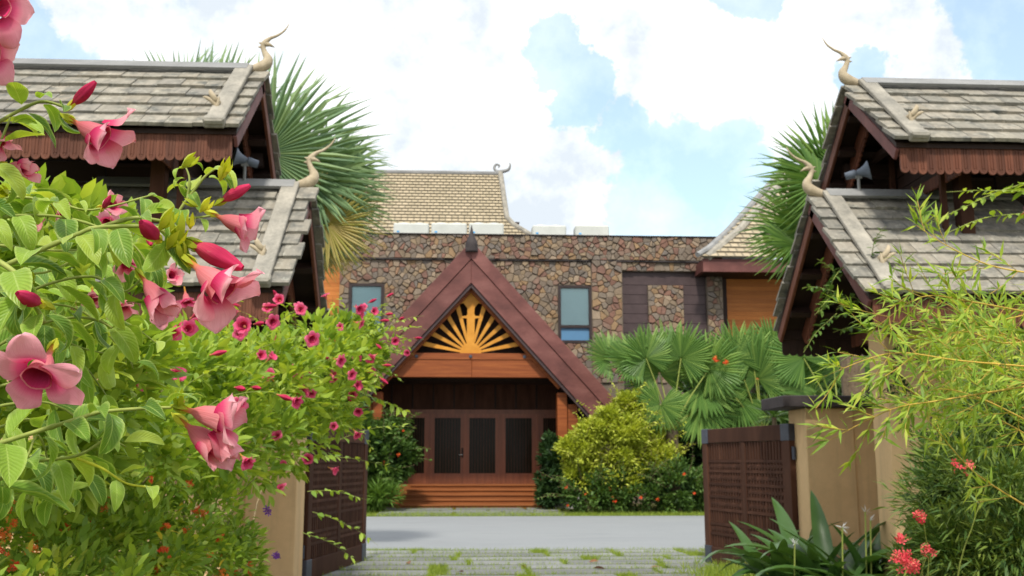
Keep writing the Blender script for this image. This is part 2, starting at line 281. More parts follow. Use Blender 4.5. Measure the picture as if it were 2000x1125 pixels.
# ---------------------------------------------------------------- mesh helpers
def tag(o, label=None, cat=None, group=None, kind=None):
    for k, v in (('label', label), ('category', cat), ('group', group), ('kind', kind)):
        if v: o[k] = v
    return o
def link(name, data, parent=None):
    o = bpy.data.objects.new(name, data); COL.objects.link(o)
    if parent: o.parent = parent
    return o
def thing(name, loc, label, cat, group=None):
    o = link(name, None); o.location = loc; o.empty_display_size = .2
    return tag(o, label, cat, group)
def worg(p):
    v = Vector((0, 0, 0))
    while p: v += Vector(p.location); p = p.parent
    return v
class MB:
    def __init__(s): s.v = []; s.f = []; s.uv = None
    def box(s, c, size, rot=None):
        b = len(s.v); c = Vector(c)
        for z in (-.5, .5):
            for y in (-.5, .5):
                for x in (-.5, .5):
                    p = Vector((x*size[0], y*size[1], z*size[2]))
                    if rot: p = rot @ p
                    s.v.append(tuple(c+p))
        for q in ((0, 2, 3, 1), (4, 5, 7, 6), (0, 1, 5, 4), (2, 6, 7, 3), (0, 4, 6, 2), (1, 3, 7, 5)): s.f.append(tuple(b+i for i in q))
        return s
    def span(s, a, b): a, b = Vector(a), Vector(b); return s.box((a+b)/2, [abs(x) for x in (b-a)])
    def extrude(s, poly, vec):
        b = len(s.v); n = len(poly); vec = Vector(vec)
        s.v += [tuple(p) for p in poly]+[tuple(Vector(p)+vec) for p in poly]
        s.f.append(tuple(range(b+n-1, b-1, -1))); s.f.append(tuple(range(b+n, b+2*n)))
        for i in range(n): j = (i+1) % n; s.f.append((b+i, b+j, b+n+j, b+n+i))
        return s
    def tube(s, pts, rad, seg=7, cap=True):
        pts = [Vector(p) for p in pts]; n = len(pts)
        if not hasattr(rad, '__len__'): rad = [rad]*n
        b = len(s.v); up = Vector((.31, .17, .93)); pa = None
        for i in range(n):
            d = (pts[min(i+1, n-1)]-pts[max(i-1, 0)]).normalized()
            if pa is None: pa = d.cross(up).normalized() if abs(d.dot(up)) < .95 else d.cross(Vector((1, 0, 0))).normalized()
            pa = (pa-d*pa.dot(d)).normalized(); pb = d.cross(pa)
            for k in range(seg):
                a = 2*math.pi*k/seg; s.v.append(tuple(pts[i]+(pa*math.cos(a)+pb*math.sin(a))*rad[i]))
        for i in range(n-1):
            for k in range(seg):
                k2 = (k+1) % seg; s.f.append((b+i*seg+k, b+i*seg+k2, b+(i+1)*seg+k2, b+(i+1)*seg+k))
        if cap: s.f.append(tuple(b+k for k in reversed(range(seg)))); s.f.append(tuple(b+(n-1)*seg+k for k in range(seg)))
        return s
    def lathe(s, prof, mat=None, seg=16):
        b = len(s.v); mat = mat or Matrix()
        for z, r in prof:
            for k in range(seg):
                a = 2*math.pi*k/seg; s.v.append(tuple(mat @ Vector((r*math.cos(a), r*math.sin(a), z))))
        for i in range(len(prof)-1):
            for k in range(seg): k2 = (k+1) % seg; s.f.append((b+i*seg+k, b+i*seg+k2, b+(i+1)*seg+k2, b+(i+1)*seg+k))
        return s
    def mesh(s, name, off=None, smooth=False, bevel=0):
        me = bpy.data.meshes.new(name); v = s.v
        if off is not None: v = [(a-off[0], b-off[1], c-off[2]) for a, b, c in v]
        me.from_pydata(v, [], s.f)
        bm = bmesh.new(); bm.from_mesh(me); bmesh.ops.recalc_face_normals(bm, faces=bm.faces)
        if bevel: bmesh.ops.bevel(bm, geom=bm.edges[:], offset=bevel, segments=1, affect='EDGES', clamp_overlap=True)
        bm.to_mesh(me); bm.free()
        if smooth: me.polygons.foreach_set('use_smooth', [True]*len(me.polygons))
        return me
    def build(s, name, mat, parent=None, smooth=False, bevel=0):
        me = s.mesh(name, worg(parent) if parent else None, smooth, bevel)
        me.materials.append(M[mat] if isinstance(mat, str) else mat)
        return link(name, me, parent)
def place(name, me, parent, loc, rot=None, scale=None):
    o = link(name, me, parent); o.location = Vector(loc)-(worg(parent) if parent else Vector((0, 0, 0)))
    if rot is not None: o.rotation_euler = rot.to_euler() if hasattr(rot, 'to_euler') else rot
    if scale is not None: o.scale = (scale,)*3 if not hasattr(scale, '__len__') else scale
    return o
def catmull(pts, n=6):
    pts = [Vector(p) for p in pts]; out = []
    for i in range(len(pts)-1):
        p0 = pts[max(i-1, 0)]; p1 = pts[i]; p2 = pts[i+1]; p3 = pts[min(i+2, len(pts)-1)]
        for k in range(n):
            t = k/n; out.append(.5*((2*p1)+(p2-p0)*t+(2*p0-5*p1+4*p2-p3)*t*t+(3*p1-p0-3*p2+p3)*t**3))
    return out+[pts[-1]]
def catmull1(vals, n=6): return [v.x for v in catmull([(a, 0, 0) for a in vals], n)]

# foliage: many leaves in one mesh, numpy
def norm(a): return a/np.maximum(np.linalg.norm(a, axis=-1, keepdims=True), 1e-9)
TL = {}
TL['broad'] = (np.array([(0, 0, 0), (-.2, .3, .05), (0, .35, -.02), (.2, .3, .05), (-.19, .65, .0), (0, .68, -.06), (.19, .65, 0), (0, 1, -.16)], float), [(0, 2, 1), (0, 3, 2), (1, 2, 5, 4), (2, 3, 6, 5), (4, 5, 7), (5, 6, 7)])
TL['simple'] = (np.array([(0, 0, 0), (-.24, .5, .06), (.24, .5, .06), (0, 1, -.1), (0, .5, -.03)], float), [(0, 4, 1), (0, 2, 4), (1, 4, 3), (4, 2, 3)])
TL['narrow'] = (np.array([(0, 0, 0), (-.075, .35, .01), (.075, .35, .01), (0, 1, -.15)], float), [(0, 2, 1), (1, 2, 3)])
TL['blade'] = (np.array([(-.03, 0, 0), (.03, 0, 0), (-.022, .55, .0), (.022, .55, .0), (0, 1, -.22)], float), [(0, 1, 3, 2), (2, 3, 4)])
def flower5(flat=.35, wid=.34):
    v = []; f = []
    for k in range(5):
        a = 2*math.pi*k/5; b = len(v)
        for r, da, z in ((.06, 0, 0), (.6, -wid*1.1, flat*.75), (.62, wid*1.1, flat*.75), (1, -wid*.6, flat), (1, wid*.6, flat)):
            v.append((r*math.cos(a+da), z, r*math.sin(a+da)))
        f += [(b, b+2, b+1), (b+1, b+2, b+4, b+3)]
    return np.array(v)*.5, f
TL['flower'] = flower5()
def trumpet():
    v = []; f = []
    for y, r in ((0, .05), (.45, .09), (.8, .25)):
        for k in range(10): a = 2*math.pi*k/10; v.append((r*math.cos(a), y, r*math.sin(a)))
    for k in range(10):
        a = 2*math.pi*k/10; r = .52 if k % 2 == 0 else .34; v.append((r*math.cos(a), .95 if k % 2 == 0 else .9, r*math.sin(a)))
    for i in range(3):
        for k in range(10): k2 = (k+1) % 10; f.append((i*10+k, i*10+k2, i*10+10+k2, i*10+10+k))
    return np.array(v), f
TL['trumpet'] = trumpet()
def leaves(name, P, D, Nn, S, tmpl, mat, parent=None, rnd=None, kind=None):
    """n leaves at P, growing along D, upper side towards Nn, length S"""
    tv, tf = TL[tmpl]; n = len(P); k = len(tv)
    D = norm(D); X = norm(np.cross(D, Nn)); Z = np.cross(X, D)
    S = np.broadcast_to(np.asarray(S, float), (n,))
    V = P[:, None, :]+S[:, None, None]*(tv[None, :, 0, None]*X[:, None, :]+tv[None, :, 1, None]*D[:, None, :]+tv[None, :, 2, None]*Z[:, None, :])
    if parent: V = V-np.array(worg(parent))
    lens = [len(q) for q in tf]; loops = np.concatenate([np.array(q) for q in tf])
    nl = len(loops); me = bpy.data.meshes.new(name)
    me.vertices.add(n*k); me.vertices.foreach_set('co', V.reshape(-1).astype(np.float32))
    allv = (loops[None, :]+(np.arange(n)*k)[:, None]).reshape(-1)
    me.loops.add(n*nl); me.loops.foreach_set('vertex_index', allv.astype(np.int32))
    ls = np.tile(np.array(lens), n); st = np.concatenate([[0], np.cumsum(ls)[:-1]])
    me.polygons.add(len(ls)); me.polygons.foreach_set('loop_start', st.astype(np.int32)); me.polygons.foreach_set('loop_total', ls.astype(np.int32))
    me.update(calc_edges=True)
    if rnd is None: rnd = nr.random(n)
    at = me.attributes.new('rnd', 'FLOAT', 'POINT'); at.data.foreach_set('value', np.repeat(np.clip(rnd, 0, 1), k).astype(np.float32))
    me.materials.append(M[mat]); o = link(name, me, parent)
    if kind: o['kind'] = kind
    return o
def canopy(c, r, n, clusters=30, spread=.28, fill=.55, up=.5, top=False):
    """leaf positions and directions in clumps through an ellipsoid"""
    c = np.array(c, float); r = np.array(r, float)
    u = norm(nr.normal(size=(clusters, 3)))
    if top: u[:, 2] = np.abs(u[:, 2])
    rad = fill+(1-fill)*nr.random((clusters, 1))**.6
    cc = c+u*r*rad; k = nr.integers(0, clusters, n)
    off = norm(nr.normal(size=(n, 3)))*(nr.random((n, 1))**.5)
    P = cc[k]+off*r.mean()*spread*(.6+.8*nr.random(clusters))[k][:, None]
    D = norm(off*1.0+u[k]*.6+np.array([0, 0, up])+nr.normal(size=(n, 3))*.4)
    Nn = norm(np.array([0, 0, 1.])+nr.normal(size=(n, 3))*.5)
    rn = np.clip(nr.random(clusters)[k]*.45+nr.random(n)*.55, 0, 1)
    return P, D, Nn, rn
# ---------------------------------------------------------------- ground, road, driveway
def sheet(name, x0, x1, y0, y1, z, mat, kind='structure', th=0):
    m = MB()
    if th: m.span((x0, y0, z-th), (x1, y1, z))
    else: m.v = [(x0, y0, z), (x1, y0, z), (x1, y1, z), (x0, y1, z)]; m.f = [(0, 1, 2, 3)]
    o = m.build(name, mat); o['kind'] = kind; return o
tag(sheet('ground', -500, 500, -60, 900, 0, 'soil'), 'open ground of soil and thin grass under everything')
tag(sheet('road', -60, 70, 17.25, 27.6, .03, 'road', th=.06), 'pale grey concrete road crossing in front of the porch')
drv = tag(sheet('driveway', -1.85, 4.1, -4, 17.1, .012, 'soil'), 'paved gateway drive with grass in the joints')
slabm = []
for k in range(4):
    m = MB(); m.box((0, 0, 0), (1, 1, 1)); slabm.append(m.mesh('slab')); slabm[-1].materials.append(M['slab'])
y = 17.0; joints = []
while y > 8:
    d = rng.uniform(.46, .6); x = -1.83+rng.uniform(0, .2)
    while x < 4.0:
        wd = rng.choice((1.05, 1.35, 1.7, 1.9)); x1 = min(x+wd, 4.08)
        if x1-x > .25:
            o = place('paving_slab', rng.choice(slabm), drv, ((x+x1)/2, y-d/2, .018+rng.uniform(0, .006)), Euler((rng.gauss(0, .003), rng.gauss(0, .003), rng.gauss(0, .006))), (x1-x, d, .05))
        g = rng.choice((.05, .09, .24)); joints.append((x1+g/2, y-d/2, g/2+.02, d/2)); x = x1+g
    g = rng.uniform(.05, .09); joints.append((1.1, y-d-g/2, 3, g/2)); y -= d+g
# path of slabs between the road and the porch steps
pth = tag(sheet('path', -2.4, 3.1, 27.65, 32.7, .008, 'soil'), 'slab path from the road to the porch steps')
y = 28.1
while y < 32.4:
    x = -2.3
    while x < 2.9:
        wd = rng.choice((1.3, 1.7, 2.1)); x1 = min(x+wd, 3.0)
        if x1-x > .3: place('paving_slab', rng.choice(slabm), pth, ((x+x1)/2, y+.3, .015), Euler((0, 0, rng.gauss(0, .004))), (x1-x, .62, .05))
        x = x1+.12
    y += .78
def grass(name, n, fn, h, label, lo=.6, **k):
    P = np.array([fn() for _ in range(n)]); D = np.stack([nr.normal(size=n)*.5, nr.normal(size=n)*.5, np.ones(n)], 1)
    o = leaves(name, P, D, norm(nr.normal(size=(n, 3))*[1, 1, .1]), h*(lo+nr.random(n)*.8), 'blade', 'grass', kind='stuff'); tag(o, label, 'grass')
def joint_pt():
    j = rng.choice(joints); 
    return (min(4.05, max(-1.83, j[0]+rng.uniform(-1, 1)*j[2])), j[1]+rng.uniform(-1, 1)*j[3], .012)
wj = [j[2]*j[3] for j in joints]
grass('joint_grass', 34000, lambda: (lambda j: (min(4.05, max(-1.83, j[0]+rng.uniform(-1, 1)*j[2])), j[1]+rng.uniform(-1, 1)*j[3], .012))(rng.choices(joints, wj)[0]), .085, 'short grass growing in the joints of the gateway drive')
grass('verge_grass', 26000, lambda: (rng.uniform(-9, 13), rng.choice((27.62+rng.random()*1.0, 27.62+abs(rng.gauss(0, .9)), rng.uniform(27.7, 33))), 0), .11, 'strip of grass along the far side of the road')
grass('near_verge_grass', 9000, lambda: (lambda s: (4.15+abs(rng.gauss(0, .8)) if s else -1.95-abs(rng.gauss(0, .6)), rng.uniform(12.9, 17.2), 0))(rng.random() < .6), .13, 'grass along the near side of the road behind the gates')
grass('gate_grass', 5000, lambda: (rng.gauss(3.75, .32), rng.gauss(12.9, .5), .01), .16, 'tuft of grass under the gate leaf by the lily')
grass('road_edge_grass', 2500, lambda: (rng.choice((rng.uniform(-1.8, 4), rng.gauss(-1.0, .5))), 17.15+rng.gauss(0, .05), .01), .07, 'thin grass line at the near edge of the road')

# ---------------------------------------------------------------- stone building
def halfclip(poly, nx, nz, c):
    out = []; n = len(poly)
    for i in range(n):
        a, b = poly[i], poly[(i+1) % n]; da = a[0]*nx+a[1]*nz-c; db = b[0]*nx+b[1]*nz-c
        if da <= 0: out.append(a)
        if da*db < 0: t = da/(da-db); out.append((a[0]+(b[0]-a[0])*t, a[1]+(b[1]-a[1])*t))
    return out
def rubble(x0, x1, z0, z1, size, holes=()):
    """irregular stones filling a rectangle (Voronoi cells), clipped around holes"""
    pts = []; nx = max(1, round((x1-x0)/size)); nz = max(1, round((z1-z0)/(size*.8)))
    for i in range(nx):
        for j in range(nz):
            if rng.random() < .2: continue
            pts.append((x0+(i+.5+(.5 if j % 2 else 0)*.5+rng.uniform(-.55, .55))*(x1-x0)/nx, z0+(j+.5+rng.uniform(-.55, .55))*(z1-z0)/nz))
    res = []
    for i, p in enumerate(pts):
        if any(h[0] < p[0] < h[1] and h[2] < p[1] < h[3] for h in holes): continue
        poly = [(x0, z0), (x1, z0), (x1, z1), (x0, z1)]
        for q in pts:
            if q is p or abs(q[0]-p[0]) > size*3 or abs(q[1]-p[1]) > size*3: continue
            ex, ez = q[0]-p[0], q[1]-p[1]; poly = halfclip(poly, ex, ez, ex*(p[0]+q[0])/2+ez*(p[1]+q[1])/2)
            if len(poly) < 3: break
        for h in holes:
            s = [(h[0]-p[0], (1, 0, h[0])), (p[0]-h[1], (-1, 0, -h[1])), (h[2]-p[1], (0, 1, h[2])), (p[1]-h[3], (0, -1, -h[3]))]
            m = max(s); poly = halfclip(poly, *m[1]) if len(poly) >= 3 else poly
        if len(poly) >= 3:
            ar = abs(sum(poly[k][0]*poly[(k+1) % len(poly)][1]-poly[(k+1) % len(poly)][0]*poly[k][1] for k in range(len(poly))))/2
            if ar > .006: res.append((ar, p, poly))
    return res
def stone_geo(m, p, poly, Y):
    cx = sum(a for a, b in poly)/len(poly); cz = sum(b for a, b in poly)/len(poly); b0 = len(m.v); n = len(poly)
    h = rng.uniform(.02, .09); tx, tz = rng.gauss(0, .06), rng.gauss(0, .06)
    for sh, yy in ((.006, 0), (.010, .7), (.03, 1)):
        for a, b in poly:
            dx, dz = a-cx, b-cz; l = math.hypot(dx, dz) or 1; k = max(.2, 1-sh*1.2/l)
            m.v.append((cx+dx*k, Y-h*yy-(dx*tx+dz*tz)*(yy > 0), cz+dz*k))
    for r in range(2):
        for i in range(n): j = (i+1) % n; m.f.append((b0+r*n+i, b0+r*n+j, b0+(r+1)*n+j, b0+(r+1)*n+i))
    m.f.append(tuple(b0+2*n+i for i in range(n)))
def with_rnd(me, vals):
    a = me.attributes.new('rnd', 'FLOAT', 'FACE'); a.data.foreach_set('value', vals)
YW = 36.1
sb = thing('stone_building', (2.5, 38, 0), 'two-storey flat-topped building faced in multicoloured rubble stone behind the porch', 'building')
w1 = (-4.06, -2.80, 5.76, 7.9); w2 = (3.59, 4.83, 5.76, 7.9); clad = (5.98, 9.15, 3.0, 8.46); pan = (6.95, 8.28, 3.5, 7.95)
m = MB(); m.span((-4.42, YW+.02, 0), (4.83, YW+.5, 9.7)); 
MB().span((-4.42, YW+.3, 0), (9.75, 44, 9.7)).build('wall_core', 'mortar', sb)
for a, b in (((-4.42, YW, 0), (-4.06, YW+.3, 8.82)), ((-2.8, YW, 0), (3.59, YW+.3, 8.82)), ((4.83, YW-.06, 0), (5.98, YW+.3, 8.82)), ((9.15, YW, 0), (9.75, YW+.3, 8.82)), ((-4.42, YW-.1, 8.82), (9.75, YW+.3, 9.7)),
             ((-4.06, YW, 7.9), (-2.8, YW+.3, 8.82)), ((3.59, YW, 7.9), (4.83, YW+.3, 8.82)), ((-4.06, YW, 0), (-2.8, YW+.3, 5.76)), ((3.59, YW, 0), (4.83, YW+.3, 5.76)), ((5.98, YW, 8.46), (9.15, YW+.3, 8.82)), (pan[::2] and (6.95, YW+.06, 0), (8.28, YW+.3, 7.95))):
    MB().span(a, b).build('wall_backing', 'mortar', sb)
allst = []
for args, Y in (((-4.42, 9.75, 8.85, 9.74, .195), YW-.1), ((-4.42, 4.82, 4.3, 8.8, .195, (w1, w2)), YW), ((4.84, 5.96, 4.3, 8.84, .215), YW-.06), ((5.97, 9.75, 8.47, 8.8, .2), YW), ((9.16, 9.75, 4.3, 8.45, .2), YW), ((6.95, 8.28, 4.3, 7.95, .2), YW+.06)):
    allst += [(ar, p, poly, Y) for ar, p, poly in rubble(*args)]
allst.sort(key=lambda q: -q[0])
rest = MB(); rv = []
for i, (ar, p, poly, Y) in enumerate(allst):
    if i < 295:
        m = MB(); stone_geo(m, p, poly, Y); me = m.mesh('stone', worg(sb)); with_rnd(me, [rng.random()]*len(me.polygons)); me.materials.append(M['stone']); link('stone', me, sb)
    else:
        n0 = len(rest.f); stone_geo(rest, p, poly, Y); rv += [rng.random()]*(len(rest.f)-n0)
me = bpy.data.meshes.new('small_stones'); me.from_pydata([tuple(Vector(v)-worg(sb)) for v in rest.v], [], rest.f); with_rnd(me, rv); me.materials.append(M['stone'])
o = link('small_stones', me, sb); o['kind'] = 'stuff'
MB().span((-4.5, YW-.2, 9.745), (9.8, 44, 9.78)).build('parapet_cap', 'cap', sb)
MB().span((-4.42, YW-.13, 8.80), (4.8, YW-.0, 8.845)).build('ledge_shadow_strip', 'cap', sb)  # dark ledge strip; its colour stands for the shadow line under the band
MB().span((5.46, YW-.13, 8.80), (9.75, YW-.0, 8.845)).build('ledge_shadow_strip', 'cap', sb)
for h in (w1, w2):
    wn_ = MB(); x0, x1, z0, z1 = h; t_ = .1; tr_ = 6.32
    for a, b in (((x0, YW-.06, z0), (x0+t_, YW+.1, z1)), ((x1-t_, YW-.06, z0), (x1, YW+.1, z1)), ((x0+t_, YW-.06, z1-t_), (x1-t_, YW+.1, z1)), ((x0+t_, YW-.06, z0), (x1-t_, YW+.1, z0+t_)), ((x0+t_, YW-.06, tr_), (x1-t_, YW+.1, tr_+t_))):
        wn_.span(a, b)
    wo_ = wn_.build('window', 'frame', sb)
    MB().span((x0+t_, YW+.02, tr_+t_), (x1-t_, YW+.03, z1-t_)).build('pane', 'pane', wo_)
    MB().span((x0+t_, YW+.02, z0+t_), (x1-t_, YW+.03, tr_)).build('pane', 'skyglass', wo_)
    MB().span((x0+t_, YW+.05, z0+t_), (x1-t_, YW+.07, z1-t_)).build('blind', 'curtain', wo_)
# lamp shade standing inside the right-hand window
MB().lathe([(6.44, .20), (6.6, .17), (6.85, .1), (6.85, .0)], Matrix.Translation((4.22, YW+.048, 0)) @ Matrix.Diagonal((1, .06, 1, 1)), 12).build('lamp_shade', 'curtain', sb)
z = 8.46; k = 0
while z > 3.6:                                               # dark cladding boards round the stone panel
    h_ = .5 if k == 0 else .36
    segs = ((5.99, 9.14),) if z-h_ > 7.94 else ((5.99, 6.94), (8.29, 9.14))
    for a, b in segs: MB().span((a, YW+.12, z-h_+.015), (b, YW+.2+.02, z)).build('cladding_board', 'clad', sb)
    z -= h_; k += 1
for x in (-.0,): pass
# rear tiled roof house behind the parapet
def tile_roof(parent, A, B, C, D_, rows, name='roof', mat='tile'):
    """stepped tile courses on the quad A(top left) B(top right) C(bottom right) D(bottom left)"""
    A, B, C, D_ = map(Vector, (A, B, C, D_)); nrm = (B-A).cross(D_-A).normalized()
    if nrm.y > 0: nrm = -nrm
    vs_, fs, uvs = [], [], []; ln = (D_-A).length
    for i in range(rows):
        t0, t1 = i/rows, (i+1)/rows; b = len(vs_)
        a0, a1 = A.lerp(D_, t0)+nrm*.015, A.lerp(D_, t1)+nrm*.07; b0, b1 = B.lerp(C, t0)+nrm*.015, B.lerp(C, t1)+nrm*.07
        c0, c1 = A.lerp(D_, t1)+nrm*.01, B.lerp(C, t1)+nrm*.01
        vs_ += [a0, b0, b1, a1, c0, c1]; fs += [(b, b+1, b+2, b+3), (b+3, b+2, b+5, b+4)]
        z0, z1 = i*.34+.01, i*.34+.33
        uvs += [(a0.x, z0), (b0.x, z0), (b1.x, z1), (a1.x, z1), (a1.x, z1), (b1.x, z1), (b1.x, z1+.01), (a1.x, z1+.01)]
    off = worg(parent); me = bpy.data.meshes.new(name); me.from_pydata([tuple(v-off) for v in vs_], [], fs)
    ul = me.uv_layers.new(name='UVMap'); [setattr(ul.data[i], 'uv', uvs[i]) for i in range(len(uvs))]
    me.materials.append(M[mat]); return link(name, me, parent)
rh = thing('tiled_roof_house', (-1, 49, 0), 'house with tall pale tiled roof rising behind the stone parapet', 'house')
MB().span((-7, 46.5, 0), (2.1, 54, 11.9)).build('wall', 'siding', rh)
rf = tile_roof(rh, (-5.2, 48, 15.6), (1.85, 48, 15.6), (2.1, 46.3, 12.9), (-6.0, 46.3, 12.9), 15)
tile_roof(rh, (-6.0, 46.3, 12.9), (2.1, 46.3, 12.9), (3.4, 45.4, 11.7), (-7.2, 45.4, 11.7), 6, 'roof_skirt')
MB().extrude([(-5.2, 48.05, 15.55), (-6.0, 46.35, 12.85), (-6.0, 49.75, 12.85)], (7.1, 0, 0)).build('roof_core', 'darkwood', rh)
MB().extrude([(-7.1, 45.5, 11.62), (-6.1, 46.4, 12.8), (-6.1, 49.7, 12.8), (-7.1, 50.5, 11.62)], (8.9, 0, 0)).build('skirt_core', 'darkwood', rh)
MB().tube([(-5.4, 48, 15.66), (2.0, 48, 15.66)], .12, 8).build('ridge_tile', 'ridge', rh)
MB().tube([(1.93, 48, 15.7), (2.05, 47.2, 14.4), (2.18, 46.3, 13.0), (2.5, 46.0, 12.55), (3.5, 45.4, 11.8)], [.14, .13, .13, .13, .12], 8).build('verge_tile', 'verge', rh)
def scroll(x, y, z, k): return catmull([(x-.2*k, y, z), (x+.1*k, y, z+.02), (x+.42*k, y, z+.12*k), (x+.52*k, y, z+.34*k), (x+.5*k, y, z+.5*k)], 5)
f_ = MB().tube(scroll(1.9, 48, 15.75, 1), catmull1([.1, .1, .08, .05, .015], 5), 7)
f_.tube(catmull([(1.75, 48, 15.75), (1.62, 48, 15.95), (1.72, 48, 16.12), (1.88, 48, 16.08), (1.84, 48, 15.96)], 5), catmull1([.07, .07, .06, .05, .03], 5), 7).build('finial', 'ridge', rh, True)
# timber wing on the right, with its pale tiled hip roof
tw = thing('timber_wing', (12, 38, 0), 'orange timber-boarded wing with pale tiled roof and maroon fascia right of the stone wall', 'building')
z = 8.32; MB().span((9.76, 36.62, 0), (18, 42, 8.3)).build('wall_core', 'darkwood', tw)
while z > 4.6: MB().span((10.0, 36.5, z-.155), (17.9, 36.64, z)).build('siding_board', 'siding', tw); z -= .16
MB().span((9.77, 36.45, 0), (10.0, 36.66, 8.3)).build('corner_post', 'darkwood', tw)
MB().span((8.75, 34.9, 8.25), (18.5, 35.05, 8.72)).build('fascia', 'barge', tw)
MB().span((8.75, 35.06, 8.3), (8.9, 42, 8.7)).build('fascia', 'barge', tw)
MB().span((8.9, 35.05, 8.28), (18.4, 42.5, 8.34)).build('soffit', 'darkwood', tw)
tile_roof(tw, (13.75, 39.8, 13.7), (18.5, 39.8, 13.7), (18.5, 34.8, 8.75), (8.65, 34.8, 8.75), 22)
MB().extrude([(8.8, 34.95, 8.72), (13.75, 39.9, 13.6), (13.75, 44.6, 8.72), (8.8, 44.6, 8.72)], (.02, 0, 0)).build('roof_side', 'ridge', tw)
MB().tube([(8.5, 34.7, 8.82), (9.1, 35.25, 9.2), (10.1, 36.2, 10.1), (13.8, 39.9, 13.9)], [.1, .13, .13, .13], 8).build('hip_tile', 'ridge', tw)
MB().tube([(8.9, 34.9, 8.76), (10.6, 36.2, 10.2), (13.9, 39.7, 13.6)], .16, 8).build('hip_tile', 'verge', tw)
# timber annex at the left end
ta = thing('timber_annex', (-6.5, 38, 0), 'orange timber-boarded annex at the left end of the stone wall behind the tall palm', 'building')
MB().span((-11, 36.55, 0), (-4.45, 42, 9.3)).build('wall_core', 'darkwood', ta)
z = 9.1
while z > 4.6: MB().span((-10.9, 36.42, z-.155), (-4.46, 36.56, z)).build('siding_board', 'siding', ta); z -= .16
MB().span((-11.4, 36.0, 9.31), (-4.5, 42.4, 9.5)).build('roof', 'barge', ta)
for i, (px0, px1, Yd, dsc) in enumerate(((768, 838, 39, 'leftmost pale rooftop air-conditioning unit above the stone parapet'), (842, 912, 39, 'middle of three close pale rooftop units behind the porch finial'), (916, 984, 39, 'pale rooftop unit just right of the porch finial tip'),
                                         (1040, 1106, 39, 'pale rooftop unit standing against the sky, left of two'), (1124, 1190, 39, 'pale rooftop unit standing against the sky, right of two'))):
    a = at_y(px0, 460, Yd); b = at_y(px1, 440 if i > 2 else 436, Yd)
    t = thing('air_conditioning_unit', ((a.x+b.x)/2, Yd+.4, 9.75), dsc, 'rooftop unit', 'rooftop air-conditioning units')
    MB().span((a.x, Yd, 9.85), (b.x, Yd+.8, b.z)).build('casing', 'acunit', t, bevel=.05)
    for q in (.28, .72): MB().lathe([(b.z, .26), (b.z+.06, .24), (b.z+.07, 0)], Matrix.Translation((a.x+(b.x-a.x)*q, Yd+.4, 0)), 14).build('fan_cowl', 'acunit', t)
    MB().span((a.x+.14, Yd-.012, 10.52), (a.x+.24, Yd+.0, 10.58)).build('badge', 'acblue', t)
    for q in range(5): MB().span((a.x+.45, Yd-.01, 10.0+q*.11), (b.x-.12, Yd, 10.05+q*.11)).build('grille_bar', 'acunit', t)

# ---------------------------------------------------------------- entrance porch
YP = 31.8
pr = thing('entrance_porch', (.35, 33.5, 0), 'steep gabled timber entrance porch with sunburst pediment and wooden steps', 'porch')
ap = at_y(921, 470, YP); xc = ap.x
bR = at_y(1206, 785, YP); run = bR.x-xc; rise = ap.z-bR.z; sl = math.hypot(run, rise); th = math.atan2(rise, run)
def chevron(off0, off1, y0, y1, name, mat, xend=None):
    """barge band between two offsets measured square to the slope; left and right boards are separate"""
    for s in (-1, 1):
        k0, k1 = off0/math.cos(th), off1/math.cos(th); xe = run if xend is None else xend
        ze = lambda x, k: ap.z-k-x*math.tan(th)
        poly = [(xc, y0, ze(0, k0)), (xc+s*xe, y0, ze(xe, k0)), (xc+s*(xe-(off1-off0)*math.sin(th)*.9), y0, ze(xe-(off1-off0)*math.sin(th)*.9, k1)), (xc, y0, ze(0, k1))]
        MB().extrude(poly, (0, y1-y0, 0)).build(name, mat, pr, bevel=.012)
def zin(x, off): return ap.z-off/math.cos(th)-abs(x-xc)*math.tan(th)
chevron(0, .40, YP, YP+.12, 'barge_board', 'barge')
chevron(.405, .93, YP+.04, YP+.14, 'barge_board', 'barge')
chevron(.91, 1.03, YP+.10, YP+.2, 'barge_trim', 'clad')
chevron(1.0, 1.11, YP+.34, YP+.40, 'gable_lining', 'orange', run*.62)
for s in (-1, 1):                                     # roof planes
    MB().extrude([(xc, YP+.13, ap.z-.06), (xc+s*(run-.03), YP+.13, bR.z-.05), (xc+s*(run-.2), YP+.13, bR.z-.2), (xc, YP+.13, ap.z-.32)], (0, 4.1, 0)).build('roof', 'darkwood', pr)
fb = at_y(921, 474, YP-.05); ft = at_y(921, 438, YP-.05)
MB().tube(catmull([(xc, YP+.02, fb.z-.3), (xc, YP+.02, fb.z), (xc, YP+.02, (fb.z+ft.z)/2), (xc, YP+.02, ft.z)], 5), catmull1([.22, .2, .075, .006], 5), 8).build('finial', 'cap', pr, True)
bt = at_y(920, 690, YP+.45).z; bb = at_y(920, 737, YP+.45).z; xl, xr = at_y(740, 720, YP+.45).x, at_y(1098, 720, YP+.45).x
YB = YP+.42
hw = .5*(at_y(1098, 715, YB).x-at_y(757, 715, YB).x); bx0, bx1 = xc-hw-.1, xc+hw
MB().span((bx0, YB, bb), (xc+.04, YB+.3, bt-.22)).build('beam_board', 'orange', pr, bevel=.01)
MB().span((xc+.045, YB, bb), (bx1, YB+.3, bt-.22)).build('beam_board', 'orange', pr, bevel=.01)
MB().span((bx0+.1, YB-.02, bt-.215), (bx1-.1, YB+.3, bt)).build('beam_cap', 'orange', pr, bevel=.01)
for q in (-1.75, 0, 1.75): MB().lathe([(-.04, .0), (-.035, .05), (0, .06)], Matrix.Translation((xc+q, YB-.02, bt-.11)) @ Matrix.Rotation(-math.pi/2, 4, 'X'), 8).build('bolt', 'iron', pr)
